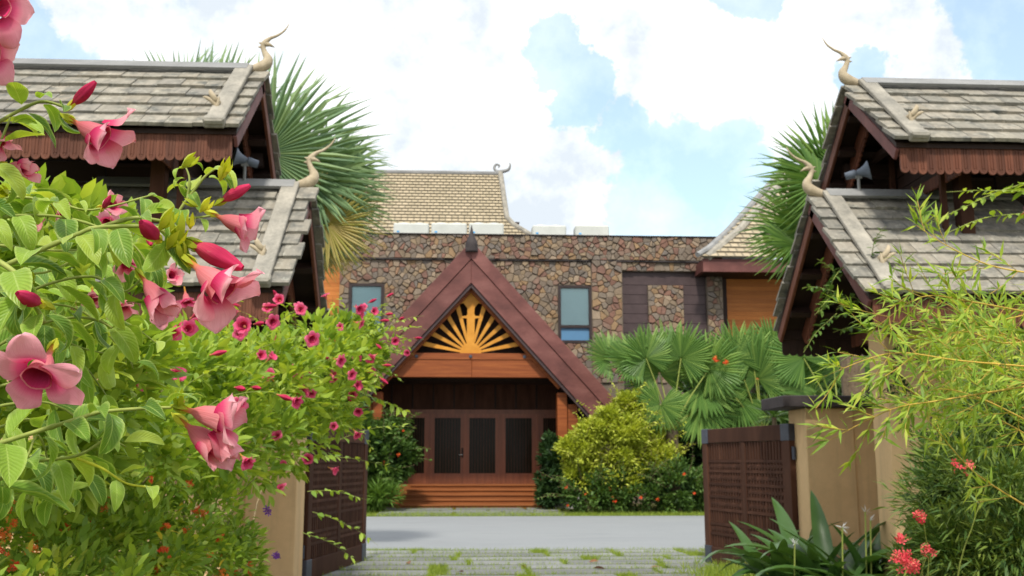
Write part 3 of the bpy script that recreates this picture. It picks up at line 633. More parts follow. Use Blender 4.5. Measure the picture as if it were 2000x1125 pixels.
# sunburst
YS = YB+.12
MB().lathe([(-.05, .0), (-.05, .33), (.05, .35), (.05, 0)], Matrix.Translation((xc, YS, bt)) @ Matrix.Rotation(math.pi/2, 4, 'X'), 28).build('sun_disc', 'amber', pr)
for k in range(11):
    an = math.pi*(k+.75)/11.5
    if k == 5: continue
    dx, dz = math.cos(an), math.sin(an); t = .3
    while zin(xc+dx*t, 1.08) > bt+dz*t and t < 5: t += .02
    px_, pz_ = -dz, dx
    poly = [(xc+dx*.3+px_*.035, YS-.03, bt+dz*.3+pz_*.035), (xc+dx*.3-px_*.035, YS-.03, bt+dz*.3-pz_*.035), (xc+dx*t-px_*.075, YS-.03, bt+dz*t-pz_*.075), (xc+dx*t+px_*.075, YS-.03, bt+dz*t+pz_*.075)]
    MB().extrude(poly, (0, .07, 0)).build('sun_ray', 'amber', pr)
zt = zin(xc, 1.05)
cp = [(0, .3, 'm'), (.12, .3), (.13, 1.15), (.30, 1.17), (.30, 1.22), (.14, 1.24), (.11, 1.32), (.12, 1.50), (.24, 1.66), (.34, 1.64), (.20, zt-bt-.12), (.04, zt-bt+.0)]
right = [(xc+q[0], YS-.045, bt+q[1]) for q in cp[1:]]; left = [(xc-q[0], YS-.045, bt+q[1]) for q in reversed(cp[1:])]
MB().extrude(right+left, (0, .08, 0)).build('king_post', 'amber', pr)
MB().extrude([(xc-hw, YB+.7, bt), (xc+hw, YB+.7, bt), (xc, YB+.7, zin(xc, .5))], (0, .05, 0)).build('pediment_back', 'darkwood', pr)
for s in (-1, 1):                                      # posts on stone plinths
    X = xc+s*(hw+.32)
    for q in (-.17, .17):
        MB().span((X+q-.16, YB+.02, .95), (X+q+.16, YB+.5, zin(X+q+.16*s, .95))).build('post', 'orange', pr, bevel=.012)
    MB().span((X-.42, YB-.1, 0), (X+.42, YB+.62, .82)).build('post_plinth', 'greystone', pr, bevel=.02)
    MB().span((X-.36, YB-.04, .82), (X+.36, YB+.56, .95)).build('post_plinth', 'greystone', pr, bevel=.02)
    MB().span((X-.04, YB+.55, .6), (X+.04, 36, bb)).build('side_wall', 'darkwood', pr)
    MB().span((X+s*.1-.02, YB+.55, .62), (X+s*.1+.02, 36, bt-.3)).build('side_wall', 'darkwood', pr)
MB().span((xc-hw-.3, YB+.31, bb+.06), (xc+hw+.3, 36, bb+.12)).build('ceiling', 'darkwood', pr)
for k in range(7): MB().span((xc-hw-.2, YB+.6+k*.5, bb-.02), (xc+hw+.2, YB+.72+k*.5, bb+.05)).build('ceiling_joist', 'darkwood', pr)
FZ = .73; YD = 34.85
MB().span((xc-hw-.3, YB+1.9, .1), (xc+hw+.3, 36, FZ)).build('floor', 'step', pr)
for k in range(5):
    zt_ = FZ*(5-k)/5-.0; yy = YB+1.88-.36*k; ex = .12*k
    x0_, x1_ = at_y(800, 950, YB+1).x-ex*.9, at_y(1052, 950, YB+1).x+ex*.55
    MB().span((x0_, yy-.38, zt_-.05), (x1_, yy+.02, zt_)).build('step_tread', 'step', pr, bevel=.008)
    MB().span((x0_+.02, yy-.34, max(0, zt_-FZ/5)), (x1_-.02, yy-.31, zt_-.052)).build('step_riser', 'step', pr)
# door wall: carved frame bays, two leaves in the middle
dw = MB().span((xc-hw-.3, YD+.1, 3.25), (xc+hw+.3, YD+.2, bb+.05)).build('door_wall', 'gate', pr)
for k in range(9): MB().span((xc-hw+.1+k*.72, YD+.06, 3.32), (xc-hw+.16+k*.72, YD+.1, bb)).build('wall_batten', 'darkwood', pr)
MB().span((xc-hw-.3, YD+.02, 3.12), (xc+hw+.3, YD+.14, 3.27)).build('door_head', 'doorwood', pr)
dxs = [at_y(p, 870, YD).x for p in (716, 772, 840, 908, 976, 1050, 1108)]
for k in range(6):
    a, b = dxs[k], dxs[k+1]; leaf = k in (2, 3)
    d = MB(); st = .15 if leaf else .2
    d.span((a+.01, YD, FZ), (a+st, YD+.08, 3.12)); d.span((b-st, YD, FZ), (b-.01, YD+.08, 3.12)); d.span((a+st, YD, 2.98), (b-st, YD+.08, 3.12)); d.span((a+st, YD, FZ), (b-st, YD+.08, FZ+.36))
    do = d.build('door' if leaf else 'side_panel', 'doorwood', pr)
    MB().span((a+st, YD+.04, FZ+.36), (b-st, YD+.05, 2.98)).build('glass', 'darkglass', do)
    n = 9
    for q in range(1, n): x_ = a+st+(b-a-2*st)*q/n; MB().span((x_-.009, YD+.01, FZ+.36), (x_+.009, YD+.038, 2.98)).build('grille_bar', 'gate', do)
    if k == 2:
        MB().span((b-.12, YD-.02, 1.62), (b-.05, YD, 1.95)).build('lock_plate', 'darkwood', do)
        MB().tube([(b-.085, YD-.02, 1.72), (b-.085, YD-.08, 1.72), (b-.21, YD-.08, 1.72)], .018, 6).build('handle', 'chrome', do)
for x_ in dxs[1:-1:1]: MB().span((x_-.045, YD-.05, FZ), (x_+.045, YD-.002, 3.12)).build('door_post', 'doorwood', pr)
# ---------------------------------------------------------------- gate pavilions
valm = None
def valance_mesh(w_, h_, name='valance_board'):
    m = MB(); r = w_/2; poly = [(-r, 0, 0), (-r, 0, -(h_-r))]+[(-r*math.cos(a), 0, -(h_-r)-r*math.sin(a)) for a in [math.pi*k/8 for k in range(1, 8)]]+[(r, 0, -(h_-r)), (r, 0, 0)]
    m.extrude(poly, (0, .02, 0))
    for q in (-.33, .33): m.box((q*r, -.003, -(h_-r)*.5), (.006, .008, (h_-r)*.92))
    nf = len(m.f); m.lathe([(-.004, r*.0), (-.004, r*.28), (.001, r*.34)], Matrix.Translation((0, -.001, -(h_-r))) @ Matrix.Rotation(-math.pi/2, 4, 'X') @ Matrix.Diagonal((1, 1, -1, 1)), 8)
    me = m.mesh(name); me.materials.append(M['redwood']); me.materials.append(M['darkwood'])
    return me
VB = valance_mesh(.082, .255); VB_SHADE = VB.copy(); VB_SHADE.materials[0] = M['darkwood']; VS = valance_mesh(.06, .13, 'scallop')  # rear-eave valance copy in dark timber: silhouette shade put into its colour
SHW = (.165, .185, .205, .225, .25)
def shingle_mesh(wd, ln):
    m = MB(); m.box((0, 0, 0), (wd-.004, ln, .034)); me = m.mesh('shingle'); me.materials.append(M['shingle']); return me
def bird(m, base, s, k=1.0):
    """swan-necked finial with a long crest; s is the side the tail lies on"""
    B = Vector(base); P = lambda a, z: B+Vector((s*a*k, 0, z*k))
    pts = [P(.62, -.02), P(.34, .0), P(.14, .045), P(.0, .10), P(-.035, .165), P(.0, .24), P(.02, .30), P(.005, .345), P(-.045, .395), P(-.12, .43), P(-.19, .485), P(-.235, .56)]
    m.tube(catmull(pts, 5), catmull1([k*r for r in (.010, .022, .046, .060, .048, .030, .026, .031, .019, .014, .010, .004)], 5), 10)
    m.tube([P(0, .335), P(-.05, .325), P(-.10, .298)], [k*.03, k*.018, k*.002], 8)
    m.tube([P(.03, .335), P(.07, .35)], [k*.02, k*.002], 6); m.tube([P(.035, .30), P(.075, .30)], [k*.018, k*.002], 6)
def pavilion(s, Xg, Xu, Yr, name_label, side):
    root = thing('gate_pavilion', (Xg+s*1.6, Yr, 0), name_label, 'pavilion', 'pavilions flanking the gateway')
    T = lambda X0, a, y, z: Vector((X0+s*a, y, z))
    def tier(X0, length, Zr, run, rise, rows, tym_a, inner, zbot):
        th = math.atan2(rise, run); Ls = math.hypot(run, rise); Ze = Zr-rise
        c_, s_ = math.cos(th), math.sin(th)
        # roof deck
        poly = [(X0+s*.02, Yr-run, Ze), (X0+s*.02, Yr, Zr), (X0+s*.02, Yr+run, Ze), (X0+s*.02, Yr+run, Ze-.045), (X0+s*.02, Yr, Zr-.055), (X0+s*.02, Yr-run, Ze-.045)]
        MB().extrude(poly, (s*(length-.02), 0, 0)).build('roof_deck', 'darkwood', root)
        e = Ls/rows; ln = e*1.3; mesh_ = {wd: shingle_mesh(wd, ln) for wd in SHW}; dl = .115
        far = MB()
        for side_ in (0, 1):
            for i in range(rows):
                a = .0-rng.uniform(0, .01); sc_ = Ls+.05-i*e-ln/2
                up = ln/2*math.sin(dl)+.03
                if side_ == 0: y_, z_ = Yr-sc_*c_-s_*up, Zr-sc_*s_+c_*up; rot = Euler((th-dl, 0, 0))
                else: y_, z_ = Yr+sc_*c_+s_*up, Zr-sc_*s_+c_*up; rot = Euler((-(th-dl), 0, 0))
                first = True
                while a < length:
                    wd = rng.choice(SHW); 
                    if first: a -= rng.uniform(0, .08); first = False
                    a0 = max(a, -.005); c = T(X0, a+wd/2, y_, z_); c.z += rng.uniform(-.004, .006)
                    if a >= -.09:
                        if side_ == 0:
                            r2 = Euler((rot.x+rng.gauss(0, .01), rng.gauss(0, .006), rng.gauss(0, .006)))
                            place('shingle', mesh_[wd], root, (c.x, c.y+rng.uniform(-.008, .008), c.z), r2)
                        else: far.box(c, (wd-.007, ln, .03), rot.to_matrix())
                    a += wd
        far.build('rear_shingles', 'shingle', root)['kind'] = 'stuff'
        # ridge boards
        for sg in (-1, 1):
            rt = Euler((-sg*th, 0, 0)).to_matrix()
            MB().box(T(X0, .08+length/2, Yr+sg*.065, Zr+.012)+Vector((0, sg*s_*.065, c_*.065)), (length-.16, .15, .028), rt).build('ridge_board', 'ridge', root)
            # pale verge board over the shingles, with its thick foot
            nv = Vector((0, sg*s_, c_)); dn = Vector((0, sg*c_, -s_))
            p0 = T(X0, .20, Yr, Zr)
            MB().box(p0+dn*(Ls/2+.04)+nv*.105, (.165, Ls+.10, .045), rt).build('verge_board', 'verge', root, bevel=.008)
            MB().box(p0+dn*(Ls+.035)+nv*.09, (.19, .09, .10), rt).build('verge_foot', 'verge', root, bevel=.014)
            # barge board at the gable edge and the inner board behind it
            MB().box(T(X0, .035, Yr, Zr)+dn*(Ls/2+.01)-nv*.10, (.035, Ls+.06, .11), rt).build('barge_board', 'barge' if sg < 0 else 'redwood', root, bevel=.006)
            MB().box(T(X0, inner, Yr, Zr)+dn*(Ls/2+.0)-nv*.155, (.05, Ls-.02, .15), rt).build('inner_barge_board', 'redwood', root, bevel=.006)
            n = int((Ls-.1)/.062)
            for k in range(n):
                q = T(X0, inner+.004, Yr, Zr)+dn*(.1+k*.062)-nv*.20
                o = place('scallop', VS, root, q, Euler((0, 0, s*math.pi/2)), (1, 1, .75)); 
            for k in range(3):   # purlin ends under the verge
                q = T(X0, .3, Yr, Zr)+dn*(Ls*(.18+.3*k))-nv*.13
                MB().box(q, (.5, .07, .11), rt).build('purlin', 'darkwood', root)
        # carved curl on the near verge board
        nv = Vector((0, -s_, c_)); dn = Vector((0, -c_, -s_)); p = T(X0, .24, Yr, Zr)+dn*(Ls*.78)+nv*.11
        o = MB(); up = Vector((0, 0, 1)); ax_ = Vector((s, 0, 0))
        o.tube(catmull([p-dn*0.072, p-dn*0.014+nv*0.022, p+nv*0.065+ax_*0.022, p-dn*0.036+nv*0.108+ax_*0.058, p-dn*0.086+nv*0.115+ax_*0.072], 4), catmull1([0.013, 0.030, 0.028, 0.022, 0.008], 4), 8)
        o.tube(catmull([p+dn*0.036, p+dn*0.014+nv*0.043+ax_*0.043, p+nv*0.072+ax_*0.094, p-dn*0.022+nv*0.072+ax_*0.130], 4), catmull1([0.023, 0.020, 0.017, 0.005], 4), 7)
        o.tube(catmull([p+dn*0.058, p+dn*0.036+nv*0.036-ax_*0.014, p+dn*0.000+nv*0.086-ax_*0.022], 4), catmull1([0.020, 0.017, 0.005], 4), 7)
        o.build('carved_curl', 'carve', root, True)
        # eave fascia and scalloped valance
        for sg in ((-1, 1) if inner > .2 else (-1, 1)):
            ye = Yr+sg*(run-.05)
            MB().span(T(X0, .06, ye-.014, Ze-.10), T(X0, length, ye+.014, Ze+.0)).build('fascia', 'darkwood', root)
            k = 0
            while .075+k*.084 < length:
                place('valance_board', VB if sg < 0 else VB_SHADE, root, T(X0, .10+k*.084, ye-.032 if sg < 0 else ye+.034, Ze-.035), Euler((rng.gauss(0, .01), 0, 0 if sg < 0 else math.pi)), (1, 1, rng.uniform(.97, 1.03))); k += 1
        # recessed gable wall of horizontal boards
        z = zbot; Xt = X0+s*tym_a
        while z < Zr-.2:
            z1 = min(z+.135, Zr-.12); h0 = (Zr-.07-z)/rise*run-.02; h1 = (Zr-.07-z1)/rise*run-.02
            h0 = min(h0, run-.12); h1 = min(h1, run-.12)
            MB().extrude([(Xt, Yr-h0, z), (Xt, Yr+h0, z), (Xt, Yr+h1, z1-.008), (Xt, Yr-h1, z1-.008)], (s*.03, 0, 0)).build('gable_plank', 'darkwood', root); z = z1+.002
        k = 0
        while k*.062 < 2*run-.4: place('scallop', VS, root, (Xt-s*.02, Yr-run+.22+k*.062, zbot+.03), Euler((0, 0, s*math.pi/2))); k += 1
        bm_ = MB(); bird(bm_, T(X0, .02, Yr, Zr+.02), s); bm_.build('bird_finial', 'carve', root, True)
        return Ze
    zl = 4.155; zu = 5.375
    tier(Xg, 2.1, zl, 1.29, 1.19, 8, .85, .30, 2.86)
    tier(Xu, 3.3, zu, 1.06, .93, 6, .75, .26, 4.30)
    # open clerestory frame between the tiers
    for a, wd in ((1.28, .13), (1.12, .05)):
        for y_ in (Yr-.55, Yr+.55): MB().span(T(Xg, a, y_-wd/2, 2.9), T(Xg, a+wd, y_+wd/2, 4.86)).build('post', 'gate', root)
    for y_ in (Yr-.62, Yr+.62): MB().span(T(Xg, .62, y_-.06, 4.60), T(Xg, 3.7, y_+.06, 4.74)).build('beam', 'darkwood', root)
    for k in range(6): MB().span(T(Xg, .9+k*.45, Yr-.58, 4.745), T(Xg, .98+k*.45, Yr+.58, 4.81)).build('joist', 'darkwood', root)
    for k in range(9): MB().span(T(Xg, 2.12, Yr+.2, 2.76+k*.22), T(Xg, 4.6, Yr+.24, 2.97+k*.22)).build('wall_plank', 'darkwood', root)  # dark planks added to close the view and keep the upper tier black
    MB().span(T(Xg, .95, Yr-1.15, 2.74), T(Xg, 4.4, Yr-1.0, 2.9)).build('beam', 'darkwood', root)
    MB().span(T(Xg, .95, Yr+.95, 2.78), T(Xg, 4.4, Yr+1.1, 2.9)).build('beam', 'darkwood', root)
    MB().span(T(Xg, .78, Yr+.2, 0), T(Xg, 1.22, Yr+.6, 2.86)).build('column', 'plaster', root, bevel=.01)
    MB().span(T(Xg, 1.22, Yr+.28, 0), T(Xg, 4.6, Yr+.5, 2.95)).build('wall', 'plaster', root)
    MB().span(T(Xg, 4.2, Yr-1.1, 0), T(Xg, 4.6, Yr+.28, 2.74)).build('column', 'plaster', root, bevel=.01)
    return root
pavilion(1, 3.6, 4.05, 9.83, 'right-hand gate pavilion with two shingled roof tiers beside the bamboo', 'r')
pavilion(-1, -1.5, -2.01, 9.78, 'left-hand gate pavilion with two shingled roof tiers behind the pink-flowering vine', 'l')
# horn loudspeakers standing on the lower ridges
for s, X, Y, Z, lb in ((1, 4.10, 9.75, 4.44, 'grey horn loudspeaker on the right pavilion ridge near the bamboo'), (-1, -2.16, 9.7, 4.46, 'grey horn loudspeaker on the left pavilion ridge above the vine')):
    t = thing('horn_loudspeaker', (X, Y, 4.2), lb, 'loudspeaker', 'horn loudspeakers on the gate pavilions')
    ax_ = Vector((s*.86, -.38, .18)); mt = Matrix.Translation((X, Y, Z)) @ ax_.to_track_quat('Z', 'Y').to_matrix().to_4x4()
    MB().lathe([(-.02, .03), (.03, .045), (.07, .065), (.105, .098), (.115, .104), (.116, .098), (.07, .055), (.02, .035)], mt, 20).build('bell', 'horn', t, True)
    MB().lathe([(-.13, 0), (-.13, .038), (-.04, .045), (-.02, .042)], mt, 16).build('driver', 'horn', t, True)
    MB().tube([(X, Y, 4.2), (X, Y, Z-.03)], .016, 8).build('stand', 'ridge', t); MB().box((X, Y, Z-.035), (.07, .03, .05)).build('bracket', 'ridge', t)

# ---------------------------------------------------------------- boundary walls with piers, gates
for s, X0, Y0, lb in ((1, 4.2, 12.0, 'tan plastered boundary wall and pier behind the right pavilion column'), (-1, -1.9, 12.05, 'tan plastered boundary wall and pier behind the pink vine')):
    t = thing('boundary_wall', (X0+s*.3, Y0+.3, 0), lb, 'wall')
    MB().span((X0, Y0, 0), (X0+s*.6, Y0+.62, 2.14)).build('pier', 'plaster', t, bevel=.012)
    MB().span((X0+s*.604, Y0+.03, 0), (X0+s*7, Y0+.4, 2.14)).build('wall', 'plaster', t)
    MB().span((X0-s*.3, Y0-.12, 2.143), (X0+s*7, Y0+.78, 2.285)).build('coping', 'cap', t, bevel=.01)
def gate(Hx, Hy, Ex, Ey, lb):
    t = thing('gate_leaf', (Hx, Hy, 0), lb, 'gate', 'open gate leaves')
    e = Vector((Ex-Hx, Ey-Hy, 0)); Lg = e.length; e.normalize(); n = Vector((e.y, -e.x, 0)); rot = Matrix((e, n, Vector((0, 0, 1)))).transposed()
    Pt = lambda u, z, d=0: Vector((Hx, Hy, 0))+e*u+n*d+Vector((0, 0, z))
    def bar(u0, u1, z0, z1, th, name, mat, d=0, bev=.006, par=None): return MB().box(Pt((u0+u1)/2, (z0+z1)/2, d), (u1-u0, th, z1-z0), rot).build(name, mat, par or t, bevel=bev)
    z0, z1 = .05, 1.96
    bar(0, .16, z0, z1, .085, 'stile', 'gate'); bar(Lg-.16, Lg, z0, z1, .085, 'stile', 'gate')
    bar(.162, Lg-.162, z1-.2, z1, .08, 'top_rail', 'gate'); bar(.162, Lg-.162, z0, z0+.24, .08, 'bottom_rail', 'gate')
    bar(Lg/2-.06, Lg/2+.06, z0+.242, z1-.202, .07, 'mullion', 'gate')
    for a, b in ((.164, Lg/2-.062), (Lg/2+.062, Lg-.164)):
        bar(a, b, z0+.243, z1-.203, .028, 'backing_panel', 'gate', bev=0)
        k = int((b-a)/.075)
        for q in range(k): u = a+(b-a)*(q+.5)/k; bar(u-.018, u+.018, z0+.244, z1-.204, .05, 'slat', 'gate', bev=0)
        for zz in (.48, .62, .82, 1.0, 1.18, 1.36, 1.5): bar(a+.002, b-.002, zz-.018, zz+.018, .058, 'cross_slat', 'gate', bev=0)
        for zz in (.9, 1.09, 1.27, .55, 1.43):
            for q in range(k):   # carved bosses where the bands cross
                u = a+(b-a)*(q+1)/k
                if u < b-.03: MB().box(Pt(u, zz), (.042, .054, .042), rot @ Matrix.Rotation(math.pi/4, 3, 'Y')).build('carved_boss', 'gate', t)
    for u0, u1 in ((-.006, .2), (Lg-.2, Lg+.006)):
        bar(u0, u1, z1-.206, z1+.006, .098, 'corner_plate', 'iron'); bar(u0, u1, z0-.006, z0+.25, .098, 'corner_plate', 'iron')
    for zz in (.4, 1.6): MB().tube([Pt(-.03, zz-.08), Pt(-.03, zz+.08)], .025, 8).build('hinge', 'iron', t)
gate(4.16, 12.40, 3.64, 14.8, 'dark brown lattice gate leaf standing open beside the tan pier and lily')
gate(-1.90, 12.72, -1.42, 15.4, 'dark brown lattice gate leaf standing open behind the trailing vine')
# ---------------------------------------------------------------- plants: shared shapes
def grid_mesh(name, fn, nu, nv, mats, uvfn=None, closed=False):
    vs_, fs, uv = [], [], []
    for j in range(nv+1):
        for i in range(nu+1):
            u, v = -1+2*i/nu, j/nv; vs_.append(tuple(fn(u, v))); uv.append((u, v) if uvfn is None else uvfn(u, v))
    for j in range(nv):
        for i in range(nu): a = j*(nu+1)+i; fs.append((a, a+1, a+nu+2, a+nu+1))
    me = bpy.data.meshes.new(name); me.from_pydata(vs_, [], fs); ul = me.uv_layers.new(name='UVMap')
    for lp in me.loops: ul.data[lp.index].uv = uv[lp.vertex_index]
    me.polygons.foreach_set('use_smooth', [True]*len(me.polygons))
    for m_ in (mats if isinstance(mats, list) else [mats]): me.materials.append(M[m_])
    return me
def leaf_fn(width, curl, fold, twist, wave):
    def fn(u, v):
        n = 14; y = z = 0
        for k in range(n):
            t = v*(k+.5)/n; a = curl*t**1.15; y += math.cos(a)*v/n; z -= math.sin(a)*v/n
        w_ = width*math.sin(math.pi*min(1, v**.82))**.8*(1 if v < .97 else .6)
        a = curl*v**1.15; ny, nz = math.sin(a), math.cos(a); hgt = abs(u)**1.4*w_*fold+wave*math.sin(v*11+u*2)*w_*abs(u)
        x = u*w_*math.cos(twist*v); hgt += u*w_*math.sin(twist*v)
        return x, y+ny*hgt, z+nz*hgt
    return fn
VL = [grid_mesh('leaf', leaf_fn(wd, cu, fo, tw_, .10), 6, 9, 'vineleaf') for wd, cu, fo, tw_ in ((.22, .5, .5, .15), (.24, 1.0, .35, -.2), (.21, 1.5, .55, .3), (.25, 1.9, .3, .1), (.19, .8, .7, -.4), (.23, 1.3, .2, .5), (.2, 2.2, .4, -.3), (.24, .3, .45, 0))]
def basis(d, n):
    d = Vector(d).normalized(); n = Vector(n); x = d.cross(n)
    if x.length < 1e-4: x = d.cross(Vector((1, .2, .1)))
    x.normalize(); z = x.cross(d); return Matrix((x, d, z)).transposed()
def petal_fn(p0, p1, Lp, wmax, tw_=.08):
    def fn(u, v):
        v = 1-(1-v)**1.7; n = 10; r, z = .235, .80
        for k in range(n):
            t = v*(k+.5)/n; a = p0+(p1-p0)*(t*t*(3-2*t)); r += Lp*math.sin(a)*v/n; z += Lp*math.cos(a)*v/n
        w_ = wmax*min(1, .52+.85*v)*math.sqrt(max(0, 1-max(0, (v-.5)/.5)**2.3))
        a = u*w_/max(r, .2); rr = r*(1-.05*u*u)
        return rr*math.cos(a), rr*math.sin(a), z+tw_*u*math.sin(math.pi*v*.9)+.03*math.sin(v*7+u*3)*v-.05*u*u*v+.035*math.sin(u*7+v*5)*v*v*abs(u)
    return fn
PT = {'open': grid_mesh('petal', petal_fn(.75, 1.95, .76, .38, .05), 8, 10, 'petal'), 'half': grid_mesh('petal', petal_fn(.35, 1.15, .64, .40, .14), 8, 10, 'petal'), 'closed': grid_mesh('petal', petal_fn(.15, .25, .62, .33, .16), 8, 10, 'petal')}
def lathe_fn(prof):
    def fn(u, v):
        t = v*(len(prof)-1); i = min(int(t), len(prof)-2); f = t-i; z = prof[i][0]*(1-f)+prof[i+1][0]*f; r = prof[i][1]*(1-f)+prof[i+1][1]*f
        a = math.pi*u; r *= 1+.05*math.cos(5*a)*min(1, z)
        return r*math.cos(a), r*math.sin(a), z
    return fn
TP = [(0, .045), (.12, .045), (.25, .048), (.36, .06), (.44, .11), (.56, .17), (.7, .205), (.85, .235), (1, .275)]
TUBE = grid_mesh('blossom', lathe_fn(TP), 20, 16, 'tube'); THRO = grid_mesh('throat', lathe_fn([(z*.96+.03, r*.9) for z, r in TP[3:]]), 20, 8, 'throat')
BUDM = grid_mesh('bud', lambda u, v: (lambda r, a: (r*math.cos(a), r*math.sin(a), v))((.045 if v < .18 else .045+.12*math.sin(math.pi*min(1, (v-.18)/.82))**.8*(1.15-.5*v))*(1+.10*math.cos(5*(math.pi*u+1.2*v))), math.pi*u+1.2*v), 20, 16, 'bud')
def calyx_mesh():
    m = MB()
    for k in range(5):
        a = 2*math.pi*k/5; ca, sa = math.cos(a), math.sin(a); b = len(m.v)
        for z, r, w_ in ((-.06, .03, .02), (.06, .085, .05), (.17, .10, .045), (.30, .075+.03*(k % 2), .004)):
            for q in (-1, 1): m.v.append((r*ca-sa*q*w_, r*sa+ca*q*w_, z))
        for i in range(3): m.f.append((b+2*i, b+2*i+1, b+2*i+3, b+2*i+2))
    m.lathe([(-.10, .02), (-.02, .05), (.05, .06), (.12, .05)], None, 8)
    me = m.mesh('calyx', smooth=True); me.materials.append(M['calyx']); return me
CALY = calyx_mesh()
def camdir(r, u, t): return (CR*r+CU*u-CF*t).normalized()
def blossom(parent, px, py, D, axis, unit_px, kind, spin=0, name='blossom', roll=None):
    u = unit_px/FPX*D; ax_ = camdir(*axis); q = ax_.to_track_quat('Z', 'Y') @ Quaternion((0, 0, 1), spin)
    b = place('blossom', TUBE, parent, at_d(px, py, D), q, u)
    place0 = lambda nm, me, rz=0, sc_=1: (lambda o: (setattr(o, 'rotation_euler', (0, 0, rz)), setattr(o, 'scale', (sc_,)*3), o)[-1])(link(nm, me, b))
    place0('throat', THRO)
    for k in range(5):
        o = place0('petal', PT[kind], 2*math.pi*k/5+rng.gauss(0, .06), 1+rng.gauss(0, .05)); o.rotation_euler.x = rng.gauss(0, .05); o.rotation_euler.y = rng.gauss(0, .05)
    place0('calyx', CALY, .3, .95); return b
def bud(parent, px, py, D, axis, len_px):
    u = len_px/FPX*D; q = camdir(*axis).to_track_quat('Z', 'Y') @ Quaternion((0, 0, 1), rng.random()*6)
    b = place('bud', BUDM, parent, at_d(px, py, D), q, u); o = link('calyx', CALY, b); return b

# ---------------------------------------------------------------- foreground vine, about a metre from the camera
fv = thing('flowering_vine', at_z(-300, 1900, 0.0) if False else (-.75, .9, 0), 'nearest pink trumpet-flowered vine hanging in at the left with large glossy leaves', 'vine')
def stem_line(pts, D0, D1, r0, r1, mat='stem', par=fv, name='stem', leafn=0, size=(.05, .075), up=(0, 0, 1), skip=0, root=False):
    n = len(pts); w3 = [at_d(p[0], p[1], D0+(D1-D0)*i/max(1, n-1)) for i, p in enumerate(pts)]
    if root: MB().tube(catmull([(w3[0].x-.03, w3[0].y+.05, 0), (w3[0].x-.02, w3[0].y+.02, w3[0].z*.5), w3[0]], 4), r0, 6).build(name, mat, par, True)
    elif par is fv and pts[0][0] < 0:
        g = Vector((-.85+rng.gauss(0, .05), 1.1+rng.gauss(0, .06), 0)); MB().tube(catmull([g, (g.x, g.y, w3[0].z*.55), (g.x+.02, w3[0].y, w3[0].z*.93), w3[0]], 5), r0*1.3, 6).build(name, mat, par, True)
    c = catmull(w3, 6); k = len(c); rad = [(r0+(r1-r0)*i/(k-1))*(1.25 if i % 9 == 4 else 1) for i in range(k)]
    MB().tube(c, rad, 7).build(name, mat, par, True)
    if leafn:
        for j in range(leafn):
            t = skip+(1-skip)*(j+.5)/leafn; i = min(int(t*(k-1)), k-2); p = c[i].lerp(c[i+1], t*(k-1)-i); d = (c[i+1]-c[i]).normalized()
            for sgn in ((-1, 1) if rng.random() < .75 else (rng.choice((-1, 1)),)):
                sd_ = d.cross(Vector((rng.gauss(0, .5), rng.gauss(0, .5), 1))).normalized()*sgn
                dr = (sd_*.75+d*.45+Vector((0, 0, rng.uniform(-.55, .35)))+(-CF)*rng.uniform(-.1, .45)).normalized()
                nn = Vector((rng.gauss(0, .35), rng.gauss(0, .35)-.35, 1))
                s_ = rng.uniform(*size)*(1-.35*t)
                place('leaf', rng.choice(VL), par, p+dr*.006, basis(dr, nn), (s_*rng.uniform(.68, 1.05), s_, s_))
    return c
S = stem_line
S([(-80, 300), (-20, 250), (45, 212), (85, 198), (128, 210)], .98, 1.0, .0022, .0013, leafn=5, size=(.04, .058))
S([(85, 198), (110, 203), (138, 210)], 1.0, 1.0, .0013, .001)
S([(-60, 480), (0, 512), (42, 545), (62, 585), (88, 630)], .95, .93, .0032, .0018, leafn=4, size=(.06, .08))
S([(-60, 560), (0, 524), (96, 481), (153, 457), (194, 444), (302, 444), (335, 470)], 1.0, 1.02, .003, .0017, leafn=9, size=(.055, .075))
S([(194, 444), (265, 425), (330, 430), (365, 390), (400, 345), (428, 325)], 1.02, 1.05, .0022, .0011, leafn=7, size=(.04, .055))
S([(330, 430), (385, 425), (420, 420)], 1.03, 1.04, .0015, .001, leafn=1, size=(.03, .04))
S([(365, 390), (370, 350), (362, 325)], 1.04, 1.05, .0014, .0008, leafn=3, size=(.022, .034))
S([(-60, 880), (0, 865), (90, 837), (155, 817), (200, 804), (290, 797), (335, 796)], .97, 1.0, .0028, .0015, leafn=8, size=(.055, .08))
S([(150, 895), (200, 915), (250, 945), (312, 952)], 1.0, 1.02, .0016, .0008, 'calyx', leafn=3, size=(.03, .045))
S([(-40, 960), (60, 905), (150, 890), (200, 860)], 1.0, 1.03, .0022, .0012, leafn=5, size=(.06, .08))
S([(-40, 430), (60, 420), (150, 430), (250, 470), (290, 520)], 1.1, 1.12, .002, .001, leafn=8, size=(.05, .07))
S([(-40, 620), (80, 560), (180, 540), (240, 570), (280, 540)], 1.08, 1.1, .002, .001, leafn=8, size=(.055, .078))
S([(-40, 700), (60, 640), (160, 620), (230, 650), (260, 720)], 1.12, 1.15, .002, .001, leafn=8, size=(.055, .078))
S([(-60, 380), (-10, 300), (20, 230)], .97, .98, .002, .001, leafn=4, size=(.05, .06))
S([(-40, 400), (30, 385), (110, 395), (180, 410), (300, 380)], 1.12, 1.15, .002, .001, leafn=9, size=(.04, .06))
for k in range(15):      # deeper shoots filling the mass
    y0 = rng.uniform(400, 980); x1 = rng.uniform(150, 330)-abs(y0-640)*.22; D0 = rng.uniform(1.15, 1.5)
    S([(-120, y0+rng.uniform(-60, 60)), (x1*.3, y0+rng.uniform(-50, 20)), (x1*.7, y0+rng.uniform(-40, 30)), (x1, y0+rng.uniform(0, 70))], D0, D0+.1, .002, .0009, leafn=6, size=(.055, .08))
